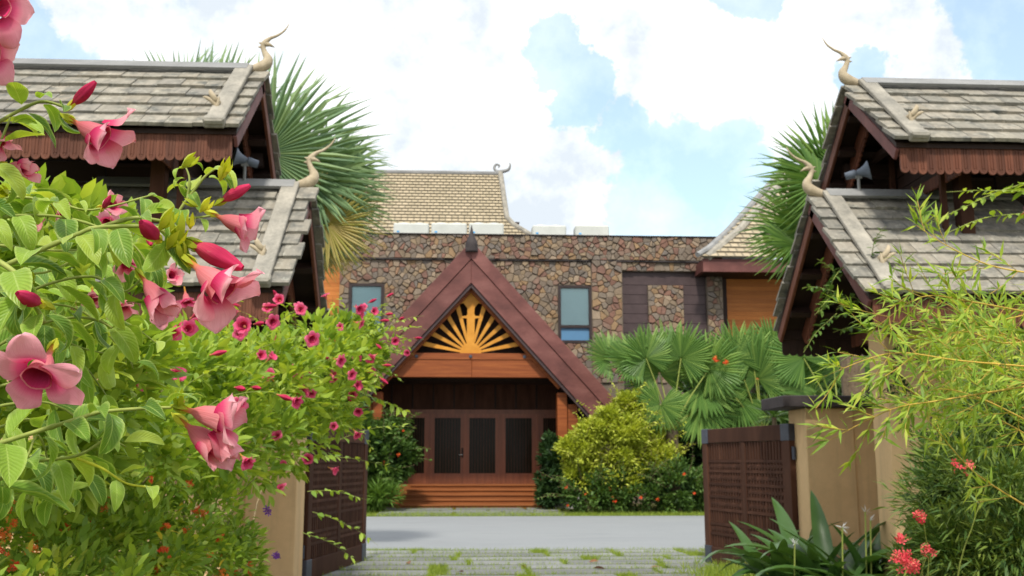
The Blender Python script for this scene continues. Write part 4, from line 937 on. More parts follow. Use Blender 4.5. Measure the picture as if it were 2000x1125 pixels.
off_ = [canopy((-.92, 1.15, z_), (.2, .22, .4), 330, 20, .3) for z_ in (.5, 1.1, 1.65)]
P, D_, Nn, rn = [np.concatenate(x) for x in zip(*off_)]
k_ = P[:, 0] < -.58*np.maximum(P[:, 1], .6)
leaves('hanging_foliage', P[k_], D_[k_], Nn[k_], .055+.03*nr.random(k_.sum()), 'broad', 'vineleaf_s', fv, rn[k_], kind='stuff')
# the big blooms
blossom(fv, 108, 668, .93, (.02, -.62, .78), 104, 'open', .31)
blossom(fv, 358, 500, 1.0, (.76, -.58, .24), 116, 'half', .2)
bud(fv, 362, 470, 1.01, (.9, -.42, .1), 128)
blossom(fv, 268, 528, 1.02, (.62, -.75, .2), 78, 'closed', .9)
blossom(fv, 124, 226, 1.0, (.86, -.48, .02), 90, 'half', .5)
blossom(fv, 404, 414, 1.04, (.9, -.36, -.15), 78, 'half', 1.0)
blossom(fv, 342, 794, 1.0, (.95, -.25, .08), 100, 'half', .1)
blossom(fv, 342, 812, 1.01, (.78, -.62, .05), 102, 'closed', .6)
S([(-190, 60), (-120, 20), (-62, 20)], .96, .95, .002, .0012, leafn=2)
S([(-200, 130), (-130, 100), (-80, 105)], .96, .95, .002, .0012, leafn=2)
blossom(fv, -60, 20, .95, (.9, .02, .35), 84, 'open', .2)
blossom(fv, -78, 105, .95, (.95, -.05, .35), 82, 'open', .6)
blossom(fv, -14, 228, 1.0, (.28, -.85, .35), 62, 'half', .3)
blossom(fv, 2, 318, 1.0, (.93, -.22, .15), 52, 'closed', .3)
for px, py, D, ax_, un, kd in ((40, 425, 1.2, (.8, -.1, .5), 40, 'half'), (100, 440, 1.2, (.75, .25, .5), 48, 'half'), (190, 405, 1.22, (.85, .1, .4), 42, 'half'), (250, 480, 1.2, (.2, -.8, .5), 48, 'half'), (270, 430, 1.25, (.6, -.6, .5), 36, 'closed'),
                               (225, 560, 1.15, (.4, -.8, .4), 50, 'half'), (180, 560, 1.25, (.3, -.7, .6), 34, 'half'), (318, 545, 1.3, (.7, .2, .6), 34, 'half'), (300, 610, 1.3, (.6, -.2, .7), 34, 'half'), (215, 420, 1.3, (.1, -.5, .8), 30, 'open')): blossom(fv, px, py, D, ax_, un, kd, rng.random())
for px, py, D, ax_, ln in ((134, 212, 1.0, (.72, .66, .1), 76), (424, 398, 1.04, (.86, .48, 0), 74), (84, 596, .93, (-.05, .25, .97), 95), (311, 470, 1.0, (0, .3, .95), 100), (198, 412, 1.1, (.5, .6, .3), 40), (290, 452, 1.2, (.3, -.5, .6), 48)): bud(fv, px, py, D, ax_, ln)
for px, py, sz in ((318, 440, 70), (334, 476, 80), (348, 462, 85), (440, 335, 55), (432, 345, 50), (362, 322, 55), (60, 552, 45), (355, 500, 60), (10, 378, 60), (396, 408, 50), (380, 400, 40), (350, 792, 60), (372, 440, 45), (100, 600, 50)):
    o = place('green_bud', CALY, fv, at_d(px, py, 1.0), camdir(rng.gauss(.3, .4), rng.gauss(.5, .4), .2).to_track_quat('Z', 'Y'), sz/FPX*1.9)

# ---------------------------------------------------------------- clumps of foliage
def ell(px, py, D, rx, ry, rd): return at_d(px, py, D), (rx*D/FPX, rd, ry*D/FPX)
def join_parts(lst): return [np.concatenate(x) for x in zip(*lst)]
def clumps(spec, dens, size, tmpl, mat, parent, clus=34, spread=.26, up=.45, name='foliage', fill=.5, jitter=.35):
    out = []; sz = []
    for e in spec:
        c, r = ell(*e[:6]); n = int(dens*(e[6] if len(e) > 6 else 1)); out.append(canopy(c, r, n, clus, spread, fill, up)); sz.append(size*(1-jitter/2+jitter*nr.random(n)))
    P, D_, Nn, rn = join_parts(out); k = P[:, 2] > .02
    return leaves(name, P[k], D_[k], Nn[k], np.concatenate(sz)[k], tmpl, mat, parent, rn[k], kind='stuff')
# joined small blossom for the farther vine
def small_blossom(kind):
    vs_, fs, mi = [], [], []
    def add(me, rz, mat):
        b = len(vs_); R3 = Matrix.Rotation(rz, 3, 'Z')
        vs_.extend(tuple(R3 @ v.co) for v in me.vertices)
        for p in me.polygons: fs.append(tuple(b+i for i in p.vertices)); mi.append(mat)
    tm = grid_mesh('t', lathe_fn(TP), 8, 5, 'tube'); th_ = grid_mesh('t', lathe_fn([(z*.96+.04, r*.9) for z, r in TP[4:]]), 8, 2, 'throat')
    pf = {'open': petal_fn(.45, 1.7, .6, .40), 'half': petal_fn(.35, 1.1, .6, .4, .14)}[kind]; pm = grid_mesh('t', pf, 3, 4, 'petal')
    add(tm, 0, 0); add(th_, 0, 1); [add(pm, 2*math.pi*k/5, 2) for k in range(5)]
    me = bpy.data.meshes.new('blossom'); me.from_pydata(vs_, [], fs); ul = me.uv_layers.new(name='UVMap')
    for p in me.polygons:
        p.material_index = mi[p.index]; p.use_smooth = True
        for li in p.loop_indices:
            co = me.vertices[me.loops[li].vertex_index].co; rr = math.hypot(co.x, co.y)
            ul.data[li].uv = (rr, min(1, max(0, (rr-.2)/.55)) if mi[p.index] == 2 else min(1, co.z))
    for q in ('tube', 'throat', 'hotpetal'): me.materials.append(M[q])
    return me
SB = [small_blossom('open'), small_blossom('half')]
SBUD = grid_mesh('bud', lambda u, v: (lambda r, a: (r*math.cos(a), r*math.sin(a), v))((.05 if v < .18 else .05+.14*math.sin(math.pi*min(1, (v-.18)/.82))*(1.15-.5*v)), math.pi*u), 7, 6, 'bud')
mv = thing('flowering_vine', (-1.6, 4.6, 0), 'tall bank of pink trumpet-flowered vine spreading in front of the left pavilion and gate', 'vine')
mspec = [(330, 745, 3.3, 150, 75, .5), (480, 750, 4.0, 140, 85, .5), (610, 720, 4.8, 105, 85, .5), (690, 690, 5.4, 65, 60, .4), (728, 705, 5.6, 26, 38, .2, .3), (440, 865, 3.7, 160, 90, .5), (560, 845, 4.5, 75, 85, .4, .7), (250, 880, 2.8, 200, 100, .5),
         (130, 740, 2.1, 190, 110, .35), (110, 520, 2.0, 160, 110, .3, .8), (640, 800, 5.0, 55, 50, .3, .5), (60, 880, 2.3, 150, 120, .4), (370, 700, 3.6, 90, 60, .3, .6)]
clumps(mspec, 1250, .055, 'broad', 'vineleaf_s', mv, 40, .24)
def shoot(parent, p0, d0, length, nleaf, lsize, lmat, flower=0, grav=.5, rad=.002, smat='stem', tm='broad', acc=None):
    """curved shoot with paired leaves; returns tip; leaves are collected in acc"""
    p = Vector(p0); d = Vector(d0).normalized(); pts = [p.copy()]; n = 8
    for k in range(n): p = p+d*(length/n); d = (d+Vector((rng.gauss(0, .09), rng.gauss(0, .09), -grav/n+rng.gauss(0, .06)))).normalized(); pts.append(p.copy())
    acc['s'].tube(pts, [rad*(1-.7*i/n) for i in range(n+1)], 5, False)
    for j in range(nleaf):
        t = .15+.85*(j+.5)/nleaf*n; i = min(int(t), n-1); q = pts[i].lerp(pts[i+1], t-i); dd = (pts[i+1]-pts[i]).normalized()
        for s in (-1, 1):
            sd_ = dd.cross(Vector((rng.gauss(0, .4), rng.gauss(0, .4), 1))).normalized()*s
            acc['P'].append(q); acc['D'].append(sd_+dd*.6+Vector((0, 0, rng.uniform(-.5, .3)))); acc['N'].append(Vector((rng.gauss(0, .4), rng.gauss(0, .4), 1))); acc['S'].append(lsize*rng.uniform(.7, 1.2)*(1-.3*j/nleaf)); acc['R'].append(rng.random()*.6+.4*j/nleaf)
    return pts[-1], d
def new_acc(): return dict(P=[], D=[], N=[], S=[], R=[], s=MB())
def flush(acc, parent, mat, smat='stem', tm='broad', name='shoot_leaves'):
    if acc['P']:
        f = lambda k: np.array([tuple(v) for v in acc[k]]); leaves(name, f('P'), f('D'), f('N'), np.array(acc['S']), tm, mat, parent, np.array(acc['R']), kind='stuff')
    if acc['s'].v: acc['s'].build('shoots', smat, parent, True)['kind'] = 'stuff'
def put_flower(parent, p, ax_, size): place('blossom', rng.choice(SB), parent, p, Vector(ax_).to_track_quat('Z', 'Y') @ Quaternion((0, 0, 1), rng.random()*6), size)
def put_bud(parent, p, ax_, size): place('bud', SBUD, parent, p, Vector(ax_).to_track_quat('Z', 'Y'), size)
acc = new_acc(); nf = 0
for k in range(80):
    e = rng.choice(mspec[:8]+mspec[3:5]+mspec[10:11]); c, r = ell(*e[:6]); u = Vector((rng.gauss(.05, .7), rng.gauss(-.3, .5), rng.gauss(.55, .5))).normalized()
    p0 = Vector(c)+Vector((u.x*r[0], u.y*r[1], u.z*r[2]))*.75
    tip, d = shoot(mv, p0, u+Vector((.1, -.1, .25)), rng.uniform(.16, .32), rng.randint(5, 8), .045, None, grav=.9, acc=acc)
    if rng.random() < .5 and proj(tip)[0] < 720: put_flower(mv, tip, d+(-CF)*rng.uniform(.1, 1.1)+Vector((rng.gauss(.1, .3), 0, -.25)), rng.uniform(.036, .046))
    if rng.random() < .35: put_bud(mv, tip+Vector((rng.gauss(0, .03), 0, rng.gauss(0, .03))), d, .05)
for px, py, D in ((690, 598, 5.3), (692, 612, 5.3), (690, 628, 5.3), (722, 612, 5.4), (766, 664, 5.6), (800, 688, 5.6), (650, 700, 4.6), (552, 718, 4.4), (590, 728, 4.4), (602, 762, 4.5), (685, 755, 5.0), (500, 700, 4.0), (332, 745, 3.3), (330, 768, 3.3), (564, 912, 4.3), (640, 912, 4.6), (556, 970, 4.2), (650, 836, 4.8), (545, 862, 4.2), (520, 625, 3.6), (330, 655, 3.2),
                  (655, 640, 5.2), (632, 652, 5.0), (738, 690, 5.4), (728, 700, 5.4), (716, 728, 5.4), (445, 640, 3.4), (310, 690, 3.0), (575, 770, 4.4), (600, 900, 4.6), (535, 745, 4.2), (360, 560, 3.0), (320, 640, 3.1), (480, 640, 3.4), (700, 690, 5.3)):
    put_flower(mv, at_d(px, py, D-.42), Vector((rng.gauss(.35, .7), rng.gauss(-.75, .3), rng.gauss(-.15, .45))), rng.uniform(.030, .050))
# shoots trailing across the open gate leaf
for px, py, D, d, ln in ((600, 900, 6.0, (.9, 0, .25), .45), (610, 1000, 6.5, (.8, 0, -.2), .38), (590, 1040, 6.5, (.7, 0, -.25), .35), (660, 860, 6.2, (.85, 0, .35), .4), (600, 960, 6.3, (.8, 0, .1), .3), (690, 770, 5.6, (.9, 0, -.1), .3), (715, 660, 5.6, (.7, 0, .3), .28)):
    shoot(mv, at_d(px, py, D), d, ln*1.3, 8, .075, None, grav=.5, acc=acc)
flush(acc, mv, 'vineleaf_s')
for k in range(9): S([(-60+k*60, 1260), (40+k*55, 1100), (110+k*50, 960), (170+k*52, 820+rng.uniform(-40, 40))], 2.8+k*.2, 3.1+k*.25, .006, .003, 'twig', mv, 'stem', root=True)
# low shrub with orange-red flower heads
ls_ = thing('lantana_shrub', (-.9, 2.9, 0), 'low twiggy shrub with orange-red flower heads at the bottom left', 'shrub')
lspec = [(60, 1050, 2.4, 190, 80, .35), (230, 1075, 2.6, 180, 80, .35), (400, 1085, 3.1, 110, 70, .3), (340, 985, 3.1, 130, 60, .3, .6), (120, 985, 2.7, 170, 60, .3, .7), (60, 1150, 2.1, 250, 60, .3), (470, 1120, 3.4, 45, 55, .2, .4)]
clumps(lspec, 1500, .034, 'broad', 'lantana', ls_, 46, .24)
P, D_, Nn = [], [], []
for k in range(105):
    e = rng.choice(lspec); c, r = ell(*e[:6]); p = Vector(c)+Vector((rng.uniform(-1, 1)*r[0], -r[1]*rng.uniform(.8, 1.25), rng.uniform(-.8, .95)*r[2]))
    pp = np.array(p)+nr.normal(size=(14, 3))*.006; dd = norm(nr.normal(size=(14, 3))*.5+np.array([0, -.8, .5])); leaves('flower_head', pp, dd, norm(nr.normal(size=(14, 3))), rng.uniform(.008, .013), 'flower', 'redsmall', ls_, np.full(14, rng.random())+nr.random(14)*.2)
yl = []
for k in range(26):
    e = rng.choice(lspec); c, r = ell(*e[:6]); yl.append(tuple(Vector(c)+Vector((rng.uniform(-1, 1)*r[0], -r[1], rng.uniform(-.5, .9)*r[2]))))
leaves('yellow_leaves', np.array(yl), nr.normal(size=(26, 3)), nr.normal(size=(26, 3)), .03, 'broad', 'yellowsmall', ls_, kind='stuff')
for k in range(26):
    x = rng.uniform(120, 470); D = 2.5+x/600; S([(x-60, 1200), (x-30+rng.gauss(0, 15), 1110), (x+rng.gauss(0, 20), 1020), (x+30+rng.gauss(0, 30), 930)], D, D, .0022, .0012, 'twig', ls_, 'twig', root=True)
for px, py in ((522, 998), (543, 1085)):
    o = leaves('purple_flower', np.array([tuple(at_d(px, py, 3.6))]*6)+nr.normal(size=(6, 3))*.006, nr.normal(size=(6, 3))+[0, -1, 0], nr.normal(size=(6, 3)), .026, 'flower', 'purple', ls_)

# ---------------------------------------------------------------- bamboo and hedge on the right
bb_ = thing('bamboo', (2.2, 3.0, 0), 'yellow-green bamboo with arching leafy sprays in front of the right pavilion', 'bamboo')
acc = new_acc()
def bamboo_spray(pts, D0, D1, r0=.0026, side=7, dens=1.0):
    n = len(pts); c = catmull([at_d(p[0], p[1], D0+(D1-D0)*i/(n-1)) for i, p in enumerate(pts)], 8); k = len(c)
    MB().tube(c, [r0*(1-.75*i/(k-1)) for i in range(k)], 6).build('stem', 'yellowstem', bb_, True)
    g = Vector((2.15+rng.gauss(0, .13), 3.2+rng.gauss(0, .13), 0)); q0 = c[0]
    MB().tube(catmull([g, g.lerp(q0, .25)+Vector((.06, .05, q0.z*.22)), g.lerp(q0, .7)+Vector((.06, .04, q0.z*.2)), q0], 6), [.011-.008*i/18 for i in range(19)], 7).build('culm', 'yellowstem', bb_, True)
    def fan(q, dd, n_, sc_=1):
        for j in range(n_):
            a = rng.gauss(0, .75); sd_ = dd.cross(Vector((rng.gauss(0, .5), -1, rng.gauss(0, .5)))).normalized()
            acc['P'].append(q); acc['D'].append(dd*math.cos(a)+sd_*math.sin(a)+Vector((0, rng.gauss(0, .3), .02))); acc['N'].append(Vector((rng.gauss(0, .6), rng.gauss(-.4, .5), .7))); acc['S'].append(rng.uniform(.034, .064)*sc_); acc['R'].append(rng.random())
    for j in range(side):
        i = int((j+1)/(side+.5)*(k-2)); d = (c[i+1]-c[i]).normalized(); q0 = c[i]
        for s in (-1, 1):
            if rng.random() > .66*dens: continue
            sd_ = d.cross(Vector((rng.gauss(0, .4), -1, 0))).normalized()*s; ln = rng.uniform(.05, .15); dd = (d*.8+sd_*rng.uniform(.4, 1)+Vector((0, rng.gauss(0, .3), 0))).normalized()
            pts2 = [q0]
            for z in range(4): dd = (dd+Vector((rng.gauss(0, .1), rng.gauss(0, .1), .02))).normalized(); pts2.append(pts2[-1]+dd*ln/4); fan(pts2[-1], dd, rng.randint(3, 5))
            acc['s'].tube(pts2, .0011, 4, False)
        fan(q0, d, 3)
    fan(c[-1], (c[-1]-c[-2]).normalized(), 7)
for pts, D0, D1 in (([(2060, 540), (1940, 520), (1850, 480), (1790, 440)], 2.7, 2.6), ([(2060, 620), (1900, 590), (1800, 580), (1710, 640)], 2.6, 2.5), ([(2060, 720), (1880, 705), (1740, 690), (1610, 735)], 2.5, 2.5), ([(2060, 745), (1850, 780), (1740, 800), (1620, 860)], 2.4, 2.5),
                    ([(2060, 690), (1930, 640), (1840, 590), (1760, 560)], 2.8, 2.7), ([(2060, 850), (1920, 780), (1830, 760), (1770, 790)], 2.7, 2.7), ([(2060, 660), (1960, 670), (1860, 650), (1700, 740)], 2.6, 2.6),
                    ([(2080, 790), (1980, 720), (1900, 700), (1820, 660)], 3.0, 2.9), ([(2060, 600), (1980, 620), (1890, 640), (1830, 690)], 3.0, 2.8), ([(2060, 760), (1950, 740), (1880, 720), (1790, 730)], 2.9, 2.8),
                    ([(1990, 980), (1900, 920), (1830, 840), (1770, 770)], 2.9, 2.8), ([(2080, 900), (1990, 840), (1900, 800), (1850, 820)], 2.9, 2.9)):
    bamboo_spray(pts, D0, D1, side=8)
for k in range(7):
    y0 = rng.uniform(640, 830); bamboo_spray([(2080, y0+rng.uniform(-40, 80)), (1960, y0+rng.uniform(-30, 30)), (1880, y0+rng.uniform(-40, 10)), (rng.uniform(1780, 1860), y0+rng.uniform(-40, 60))], rng.uniform(3, 3.5), 3.2, .003, 7, .9)
flush(acc, bb_, 'bamboo', 'yellowstem', 'narrow', 'leaf_sprays')
hd = thing('hedge_shrub', (2.9, 5.0, 0), 'tall dense dark green fine-leaved shrub at the right edge below the bamboo', 'shrub')
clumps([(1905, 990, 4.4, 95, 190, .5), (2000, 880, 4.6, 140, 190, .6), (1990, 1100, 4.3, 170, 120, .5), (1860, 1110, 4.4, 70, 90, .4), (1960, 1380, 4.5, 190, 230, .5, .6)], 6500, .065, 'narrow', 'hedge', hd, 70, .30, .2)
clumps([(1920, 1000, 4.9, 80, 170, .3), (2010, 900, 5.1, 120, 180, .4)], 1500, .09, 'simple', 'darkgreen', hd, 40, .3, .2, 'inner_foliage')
MB().tube([(2.6, 5.1, 0), (2.55, 5.0, .8), (2.6, 5.0, 1.6)], [.05, .04, .02], 8).build('trunk', 'bark', hd, True)
ol = thing('oleander', (1.9, 3.9, 0), 'rose-red flowering shrub at the foot of the right pavilion column', 'shrub')
for px, py, n in ((1762, 1058, 10), (1766, 1096, 16), (1785, 1110, 12), (1812, 1072, 10), (1800, 1008, 6), (1752, 1085, 8), (1880, 908, 9)):
    pp = np.array(at_d(px, py, 3.85))+nr.normal(size=(n, 3))*.016
    leaves('flower_head', pp, norm(nr.normal(size=(n, 3))*.7+np.array([0, -.8, .3])), norm(nr.normal(size=(n, 3))), .032, 'flower', 'rosered', ol)
acc = new_acc()
for px, py, px2, py2 in ((1770, 1240, 1765, 1075), (1800, 1240, 1805, 1080), (1820, 1240, 1800, 1010), (1860, 1200, 1878, 920), (1740, 1240, 1760, 1110)):
    a, b = at_d(px, py, 3.9), at_d(px2, py2, 3.87); shoot(ol, a, b-a, (b-a).length, 7, .075, None, grav=.02, rad=.004, acc=acc)
flush(acc, ol, 'midgreen', 'stem', 'narrow')
cv = thing('leafy_climber', (3.4, 5.5, 0), 'thin light green climber with one pink bloom above the bamboo at the right edge', 'climber')
acc = new_acc()
for a, b, gq in (((2060, 350), (1800, 425), .3), ((2060, 380), (1860, 400), .2), ((2060, 420), (1830, 440), .25)):
    A, B = at_d(*a, 4.6), at_d(*b, 4.5); shoot(cv, A, B-A+Vector((0, 0, .1)), (B-A).length, 13, .065, None, grav=gq, rad=.004, acc=acc)
flush(acc, cv, 'vineleaf_s', 'stem', 'broad'); put_flower(cv, at_d(1994, 420, 4.3), (.2, -1, .2), .05)
MB().tube([Vector((3.6, 5.6, 0)), at_d(2120, 700, 4.8), at_d(2060, 350, 4.6)], [.012, .01, .006], 6).build('stem', 'stem', cv, True)
# lily clump with white flowers at the foot of the pier
ly = thing('spider_lily', tuple(Vector((3.85, 10.4, 0))), 'dark strap-leaved lily clump with thin white flowers in front of the tan pier', 'lily')
LY = [grid_mesh('leaf', leaf_fn(.075, cu, .35, tw_, .03), 2, 10, 'lily') for cu, tw_ in ((1.2, .2), (1.8, -.3), (.7, .1), (2.3, .4))]
for me in LY: a_ = me.attributes.new('rnd', 'FLOAT', 'POINT'); a_.data.foreach_set('value', [rng.random()]*len(me.vertices))
for cx, cy, n in ((3.75, 10.6, 34), (4.15, 10.4, 36), (3.5, 11.0, 18), (4.3, 10.85, 24), (4.0, 10.1, 22), (3.9, 11.2, 22)):
    for k in range(n):
        a = rng.random()*6.283; el = rng.uniform(.5, 1.45); d = Vector((math.cos(a)*math.cos(el), math.sin(a)*math.cos(el), math.sin(el))); s_ = rng.uniform(.75, 1.3)
        place('leaf', rng.choice(LY), ly, (cx+rng.gauss(0, .1), cy+rng.gauss(0, .1), rng.uniform(0, .12)), basis(d, Vector((-math.cos(a)*.3, -math.sin(a)*.3, 1))), s_)
for px, py in ((1645, 1030), (1690, 1000), (1552, 1062), (1700, 1016)):
    p = at_y(px, py, 10.1); MB().tube([Vector((p.x, p.y+.1, .05)), p], .008, 6).build('flower_stalk', 'stem', ly); n = 7
    leaves('white_flower', np.array([tuple(p)]*n), norm(nr.normal(size=(n, 3))+[0, -.3, .6]), nr.normal(size=(n, 3)), .085, 'narrow', 'white', ly)
# creeper hanging inside the right gable
cr_ = thing('creeper', (4.2, 9.3, 0), 'dark green creeper hanging under the right pavilion gable', 'creeper')
acc = new_acc()
for k in range(11):
    p = at_y(1690+rng.uniform(-60, 20), 520+rng.uniform(-30, 150), 9.0+rng.uniform(-.2, .3)); shoot(cr_, p, (-.6+rng.gauss(0, .4), -.2, rng.gauss(0, .4)), rng.uniform(.3, .6), 8, .1, None, grav=.8, rad=.005, acc=acc)
flush(acc, cr_, 'midgreen', 'stem', 'broad')
MB().tube(catmull([(4.45, 9.2, 0), (4.42, 9.3, 1.2), (4.4, 9.2, 2.3), at_y(1690, 600, 9.0), at_y(1650, 500, 9.0)], 5), .012, 6).build('stem', 'bark', cr_, True)
acc = new_acc()
for k in range(16):
    p = Vector((4.4+rng.gauss(0, .05), 9.85, rng.uniform(1.9, 2.8))); shoot(cr_, p, (rng.gauss(0, .5), -.5, -.5), .3, 5, .08, None, grav=.8, rad=.004, acc=acc)
flush(acc, cr_, 'darkgreen', 'stem', 'broad')

# ---------------------------------------------------------------- palms
def frond_mesh(name, mat, nseg=46, spread=2.55, split=.4, droop=.16, seed=0):
    r = random.Random(seed); v, f = [], []
    for i in range(nseg):
        a0 = -spread+2*spread*i/nseg; a1 = -spread+2*spread*(i+1)/nseg; am = (a0+a1)/2
        R1 = (1-.22*(abs(am)/spread)**2)*r.uniform(.92, 1.05); sp = split*r.uniform(.85, 1.1); b = len(v); dr = droop*r.uniform(.3, 1.8); da = r.gauss(0, .05)
        P_ = lambda rr, a, z: (rr*math.sin(a), rr*math.cos(a), z)
        cup = lambda rr: .10*rr*rr
        v += [P_(.03, a0, 0), P_(.03, a1, 0), P_(sp, a0, cup(sp)-.012), P_(sp, am, cup(sp)+.022), P_(sp, a1, cup(sp)-.012), P_(.03, am, .004),
              P_((sp+R1)/2, am-.27*(a1-a0)+da/2, cup(.75)-.01-dr*.25), P_((sp+R1)/2, am+da/2, cup(.75)+.012-dr*.25), P_((sp+R1)/2, am+.27*(a1-a0)+da/2, cup(.75)-.01-dr*.25), P_(R1, am+da, cup(1)-dr)]
        f += [(b, b+5, b+3, b+2), (b+5, b+1, b+4, b+3), (b+2, b+3, b+7, b+6), (b+3, b+4, b+8, b+7), (b+6, b+7, b+9), (b+7, b+8, b+9)]
    me = bpy.data.meshes.new(name); me.from_pydata(v, [], f); rr = []
    for i in range(nseg): rr += [r.random()]*10
    at_ = me.attributes.new('rnd', 'FLOAT', 'POINT'); at_.data.foreach_set('value', rr); me.materials.append(M[mat]); return me
FR = {k: [frond_mesh('frond', k, 46, sp, .42, dr, sd_) for sp, dr, sd_ in ((2.5, .2, 1), (2.2, .42, 2), (2.7, .14, 3), (1.9, .3, 4))] for k in ('palmblue', 'palmgreen', 'palmyellow')}
FR['palmround'] = [frond_mesh('frond', 'palmgreen', 50, sp, .62, dr, sd_) for sp, dr, sd_ in ((2.6, .10, 5), (2.4, .2, 6), (2.75, .08, 7))]
def palm(name, crown_px, Y, fronds, label, mat, tr=.16, group=None, lean=0):
    c = at_y(*crown_px, Y); t = thing(name, (c.x, c.y, 0), label, 'palm', group)
    n = 9; MB().tube(catmull([(c.x+lean, c.y, 0), (c.x+lean*.6, c.y, c.z*.5), tuple(c)], 6), [tr*(1.15-.25*i/12)*(1.06 if i % 2 else .97) for i in range(13)], 10).build('trunk', 'bark', t)
    for i, fr in enumerate(fronds):
        px, py, dr, du, rp = fr[:5]; tl = fr[5] if len(fr) > 5 else .8; mt = fr[6] if len(fr) > 6 else mat; yo = fr[7] if len(fr) > 7 else rng.uniform(-.5, .5)
        h = at_y(px, py, Y+yo); Rm = rp*(h-CO).dot(CF)/FPX; d = camdir(dr, du, rng.uniform(-.15, .3)); nn = camdir(-dr*.3+rng.gauss(0, .25), .5-du*.2+rng.gauss(0, .2), tl)
        o = place('frond', rng.choice(FR[mt]), t, h, basis(d, nn), Rm)
        MB().tube([c, c.lerp(h, .5)+Vector((0, 0, .08)), h], [.03, .022, .016], 6).build('petiole', 'stem', t)
    return t
palm('fan_palm', (545, 470), 15.6, [(515, 300, .35, .9, 215, .9), (560, 320, .8, .55, 205, .9), (425, 225, .0, 1, 150, .7), (345, 235, -.3, .95, 150, .6), (380, 215, .1, 1, 135, .5), (600, 385, 1, .0, 165, .9), (610, 350, .9, .35, 155, .8), (585, 350, .95, .3, 185, .6), (600, 420, .8, -.5, 125, .9), (605, 425, .55, -.8, 125, .7, 'palmyellow'), (580, 450, .3, -.9, 120, .8, 'palmyellow'), (470, 300, .1, .95, 180, .8), (640, 440, .9, -.4, 100, .8, 'palmyellow'), (650, 395, .95, -.1, 120, .7, 'palmblue', .6), (645, 345, .95, .3, 120, .7, 'palmblue', .8), (640, 430, .8, -.55, 120, .8, 'palmyellow', .7), (620, 400, .9, -.4, 150, .6, 'palmblue', .9), (655, 470, .4, -.9, 70, .8, 'palmyellow', .8)],
     'tall blue-green fan palm rising behind the left pavilion', 'palmblue', .2)
palm('fan_palm', (1650, 470), 15.8, [(1620, 350, -.15, 1, 150, .9), (1600, 360, -.6, .75, 130, .8), (1575, 445, -.95, .25, 135, .9), (1570, 470, -.9, -.35, 120, .8), (1650, 340, .1, 1, 150, .7), (1555, 480, -.6, .2, 100, .6), (1600, 400, -.8, .5, 120, .7)], 'green fan palm fringing out behind the right pavilion gable', 'palmgreen', .18)
palm('fan_palm', (1312, 840), 30.2, [(1288, 730, -.05, 1, 108, 1), (1368, 752, .75, .1, 92, .8), (1235, 705, -.75, .6, 70, .7), (1330, 700, .35, .9, 78, .7), (1190, 700, -.55, .8, 62, .6), (1290, 790, -.2, -.9, 62, .8), (1365, 800, .6, -.7, 80, .7), (1262, 700, -.3, .9, 70, .6), (1385, 720, .5, .8, 80, .6)], 'low fan palm with a big round leaf facing the road beside the yellow bush', 'palmround', .2, 'fan palms in the garden bed')
palm('fan_palm', (1490, 850), 30.8, [(1480, 740, .0, 1, 96, .9), (1438, 700, -.45, .9, 78, .7), (1545, 720, .6, .8, 95, .7), (1440, 775, -.8, -.4, 92, .8), (1510, 690, .2, 1, 75, .6), (1520, 780, .5, -.5, 80, .8), (1470, 700, -.1, 1, 72, .6), (1410, 745, -.7, .4, 80, .6)], 'fan palm in the garden bed right behind the open gate leaf', 'palmround', .2, 'fan palms in the garden bed')
palm('fan_palm', (1640, 830), 29.0, [(1600, 720, -.3, .95, 95, .8), (1660, 710, .2, 1, 100, .8), (1700, 740, .7, .6, 90, .8), (1590, 770, -.8, .1, 85, .8), (1570, 700, -.5, .8, 80, .6), (1625, 690, 0, 1, 85, .6)], 'fan palm half hidden below the right pavilion eave', 'palmround', .2, 'fan palms in the garden bed')
dr_ = thing('spiky_plant', tuple(Vector((at_y(1510, 850, 17.6).x+.1, 17.6, 0))), 'small spiky light green plant behind the right gate leaf', 'plant'); c = at_y(1512, 815, 17.6); n = 70
aa = nr.random(n)*6.283; ee = nr.random(n)*1.5-.15
leaves('leaves', np.tile(np.array(c), (n, 1)), np.stack([np.cos(aa)*np.cos(ee), np.sin(aa)*np.cos(ee), np.sin(ee)], 1), np.tile([0, 0, 1.], (n, 1))+nr.normal(size=(n, 3))*.2, .42+.15*nr.random(n), 'narrow', 'palmgreen', dr_, kind='stuff')
MB().tube([(c.x, 17.6, 0), tuple(c)], [.05, .04], 8).build('stem', 'bark', dr_)
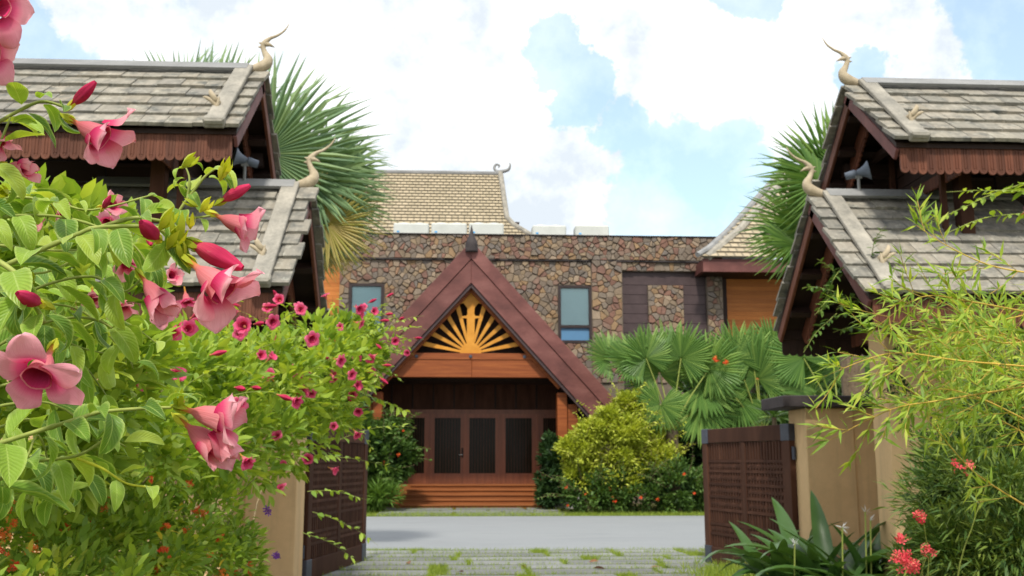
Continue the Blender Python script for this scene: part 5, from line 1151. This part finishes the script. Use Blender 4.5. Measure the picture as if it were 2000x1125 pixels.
# ---------------------------------------------------------------- shrubs round the porch
def shrub(name, label, spec, dens, size, tmpl, mat, trunk=True, cat='shrub', flowers=None, clus=40, spread=.26, up=.45, core=None, sprigs=0):
    c, r = ell(*spec[0][:6]); t = thing(name, (c.x, c.y, 0), label, cat)
    clumps(spec, dens, size, tmpl, mat, t, clus, spread, up)
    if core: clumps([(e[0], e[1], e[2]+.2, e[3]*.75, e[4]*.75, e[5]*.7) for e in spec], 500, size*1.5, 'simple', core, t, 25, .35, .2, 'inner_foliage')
    for k in range(5 if trunk else 0):
        a = rng.random()*6.28; q = Vector((c.x+math.cos(a)*r[0]*.5, c.y+math.sin(a)*r[1]*.5, c.z+r[2]*.3)); MB().tube(catmull([(c.x+rng.gauss(0, .05), c.y, 0), c.lerp(q, .4)-Vector((0, 0, r[2]*.4)), q], 4), catmull1([.05, .035, .012], 4), 6).build('branch', 'bark', t, True)
    if sprigs:
        ac = new_acc()
        for k in range(sprigs):
            e = rng.choice(spec); cc, rr = ell(*e[:6]); u = Vector((rng.gauss(0, .8), rng.gauss(-.4, .5), rng.gauss(.6, .5))).normalized()
            shoot(t, Vector(cc)+Vector((u.x*rr[0], u.y*rr[1], u.z*rr[2]))*.85, u+Vector((0, 0, .3)), rng.uniform(.35, 1.0), rng.randint(5, 9), size*1.1, None, grav=.5, rad=.008, acc=ac)
        flush(ac, t, mat, 'twig', tmpl)
    if flowers:
        mt, n, sz = flowers
        for k in range(n):
            e = rng.choice(spec); cc, rr = ell(*e[:6]); p = Vector(cc)+Vector((rng.uniform(-.9, .9)*rr[0], -rr[1]*rng.uniform(.7, 1.1), rng.uniform(-.6, .9)*rr[2]))
            m_ = 10; leaves('flower_head', np.array(p)+nr.normal(size=(m_, 3))*sz*.4, norm(nr.normal(size=(m_, 3))+[0, -1, .5]), nr.normal(size=(m_, 3)), sz, 'flower', mt, t)
    return t
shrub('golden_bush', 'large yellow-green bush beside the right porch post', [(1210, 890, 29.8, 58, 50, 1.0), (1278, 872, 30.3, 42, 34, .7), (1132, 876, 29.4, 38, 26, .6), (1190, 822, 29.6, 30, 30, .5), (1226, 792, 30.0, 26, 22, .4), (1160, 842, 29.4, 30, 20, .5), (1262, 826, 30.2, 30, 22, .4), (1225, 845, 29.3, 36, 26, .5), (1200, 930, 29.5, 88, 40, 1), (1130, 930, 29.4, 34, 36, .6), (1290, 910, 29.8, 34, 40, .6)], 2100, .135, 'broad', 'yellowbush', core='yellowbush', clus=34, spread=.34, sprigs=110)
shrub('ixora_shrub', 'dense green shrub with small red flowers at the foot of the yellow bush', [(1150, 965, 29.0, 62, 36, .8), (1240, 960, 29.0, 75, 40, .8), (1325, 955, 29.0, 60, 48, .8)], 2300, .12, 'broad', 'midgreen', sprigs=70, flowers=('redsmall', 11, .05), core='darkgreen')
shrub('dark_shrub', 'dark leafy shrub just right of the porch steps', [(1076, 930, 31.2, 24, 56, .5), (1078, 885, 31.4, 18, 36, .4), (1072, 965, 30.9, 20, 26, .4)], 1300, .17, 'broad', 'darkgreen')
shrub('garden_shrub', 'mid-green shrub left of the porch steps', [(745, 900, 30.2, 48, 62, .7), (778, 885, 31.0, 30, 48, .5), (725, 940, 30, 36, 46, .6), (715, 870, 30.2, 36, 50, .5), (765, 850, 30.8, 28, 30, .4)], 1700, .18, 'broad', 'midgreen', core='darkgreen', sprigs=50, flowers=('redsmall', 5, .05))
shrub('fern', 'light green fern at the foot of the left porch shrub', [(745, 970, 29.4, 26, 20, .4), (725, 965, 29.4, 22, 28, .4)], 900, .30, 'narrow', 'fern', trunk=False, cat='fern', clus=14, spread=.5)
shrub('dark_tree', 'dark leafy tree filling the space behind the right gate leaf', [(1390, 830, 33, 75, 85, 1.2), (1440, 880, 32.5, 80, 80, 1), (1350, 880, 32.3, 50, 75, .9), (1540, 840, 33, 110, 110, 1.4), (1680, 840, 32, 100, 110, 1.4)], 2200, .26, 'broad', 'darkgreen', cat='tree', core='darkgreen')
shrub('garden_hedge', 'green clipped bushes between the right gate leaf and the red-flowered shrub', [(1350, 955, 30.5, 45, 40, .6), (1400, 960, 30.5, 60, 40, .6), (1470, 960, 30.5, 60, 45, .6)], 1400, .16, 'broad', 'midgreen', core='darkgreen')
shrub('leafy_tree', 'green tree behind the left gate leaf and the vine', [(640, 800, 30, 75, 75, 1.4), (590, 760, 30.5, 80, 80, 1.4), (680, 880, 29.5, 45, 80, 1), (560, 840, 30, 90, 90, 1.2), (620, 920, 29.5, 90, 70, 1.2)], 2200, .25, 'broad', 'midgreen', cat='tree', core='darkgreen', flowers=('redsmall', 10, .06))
shrub('red_flowered_plant', 'small red blooms among the fan palms', [(1402, 705, 30.0, 13, 12, .3)], 60, .12, 'broad', 'midgreen', trunk=False, cat='plant', flowers=('redsmall', 4, .08))

# fallen leaves on the drive
for k, (px, py) in enumerate(((1150, 1098), (1182, 1112), (1020, 1106), (905, 1118), (1290, 1108), (800, 1102))):
    p = at_z(px, py, .05); o = leaves('fallen_leaf', np.array([(p.x, p.y, .055)]), np.array([(rng.uniform(-1, 1), rng.uniform(-1, 1), .1)]), np.array([(rng.gauss(0, .3), rng.gauss(0, .3), 1)]), .17, 'broad', 'deadleaf')
    tag(o, 'dry brown fallen leaf on the paving, '+('second right of the pair' if k == 1 else 'left of the close pair right of the middle' if k == 0 else 'just below the middle of the steps' if k == 2 else 'nearest to the bottom edge of the picture' if k == 3 else 'nearest the right gate leaf' if k == 4 else 'nearest the left gate leaf'), 'leaf', 'fallen leaves on the drive')
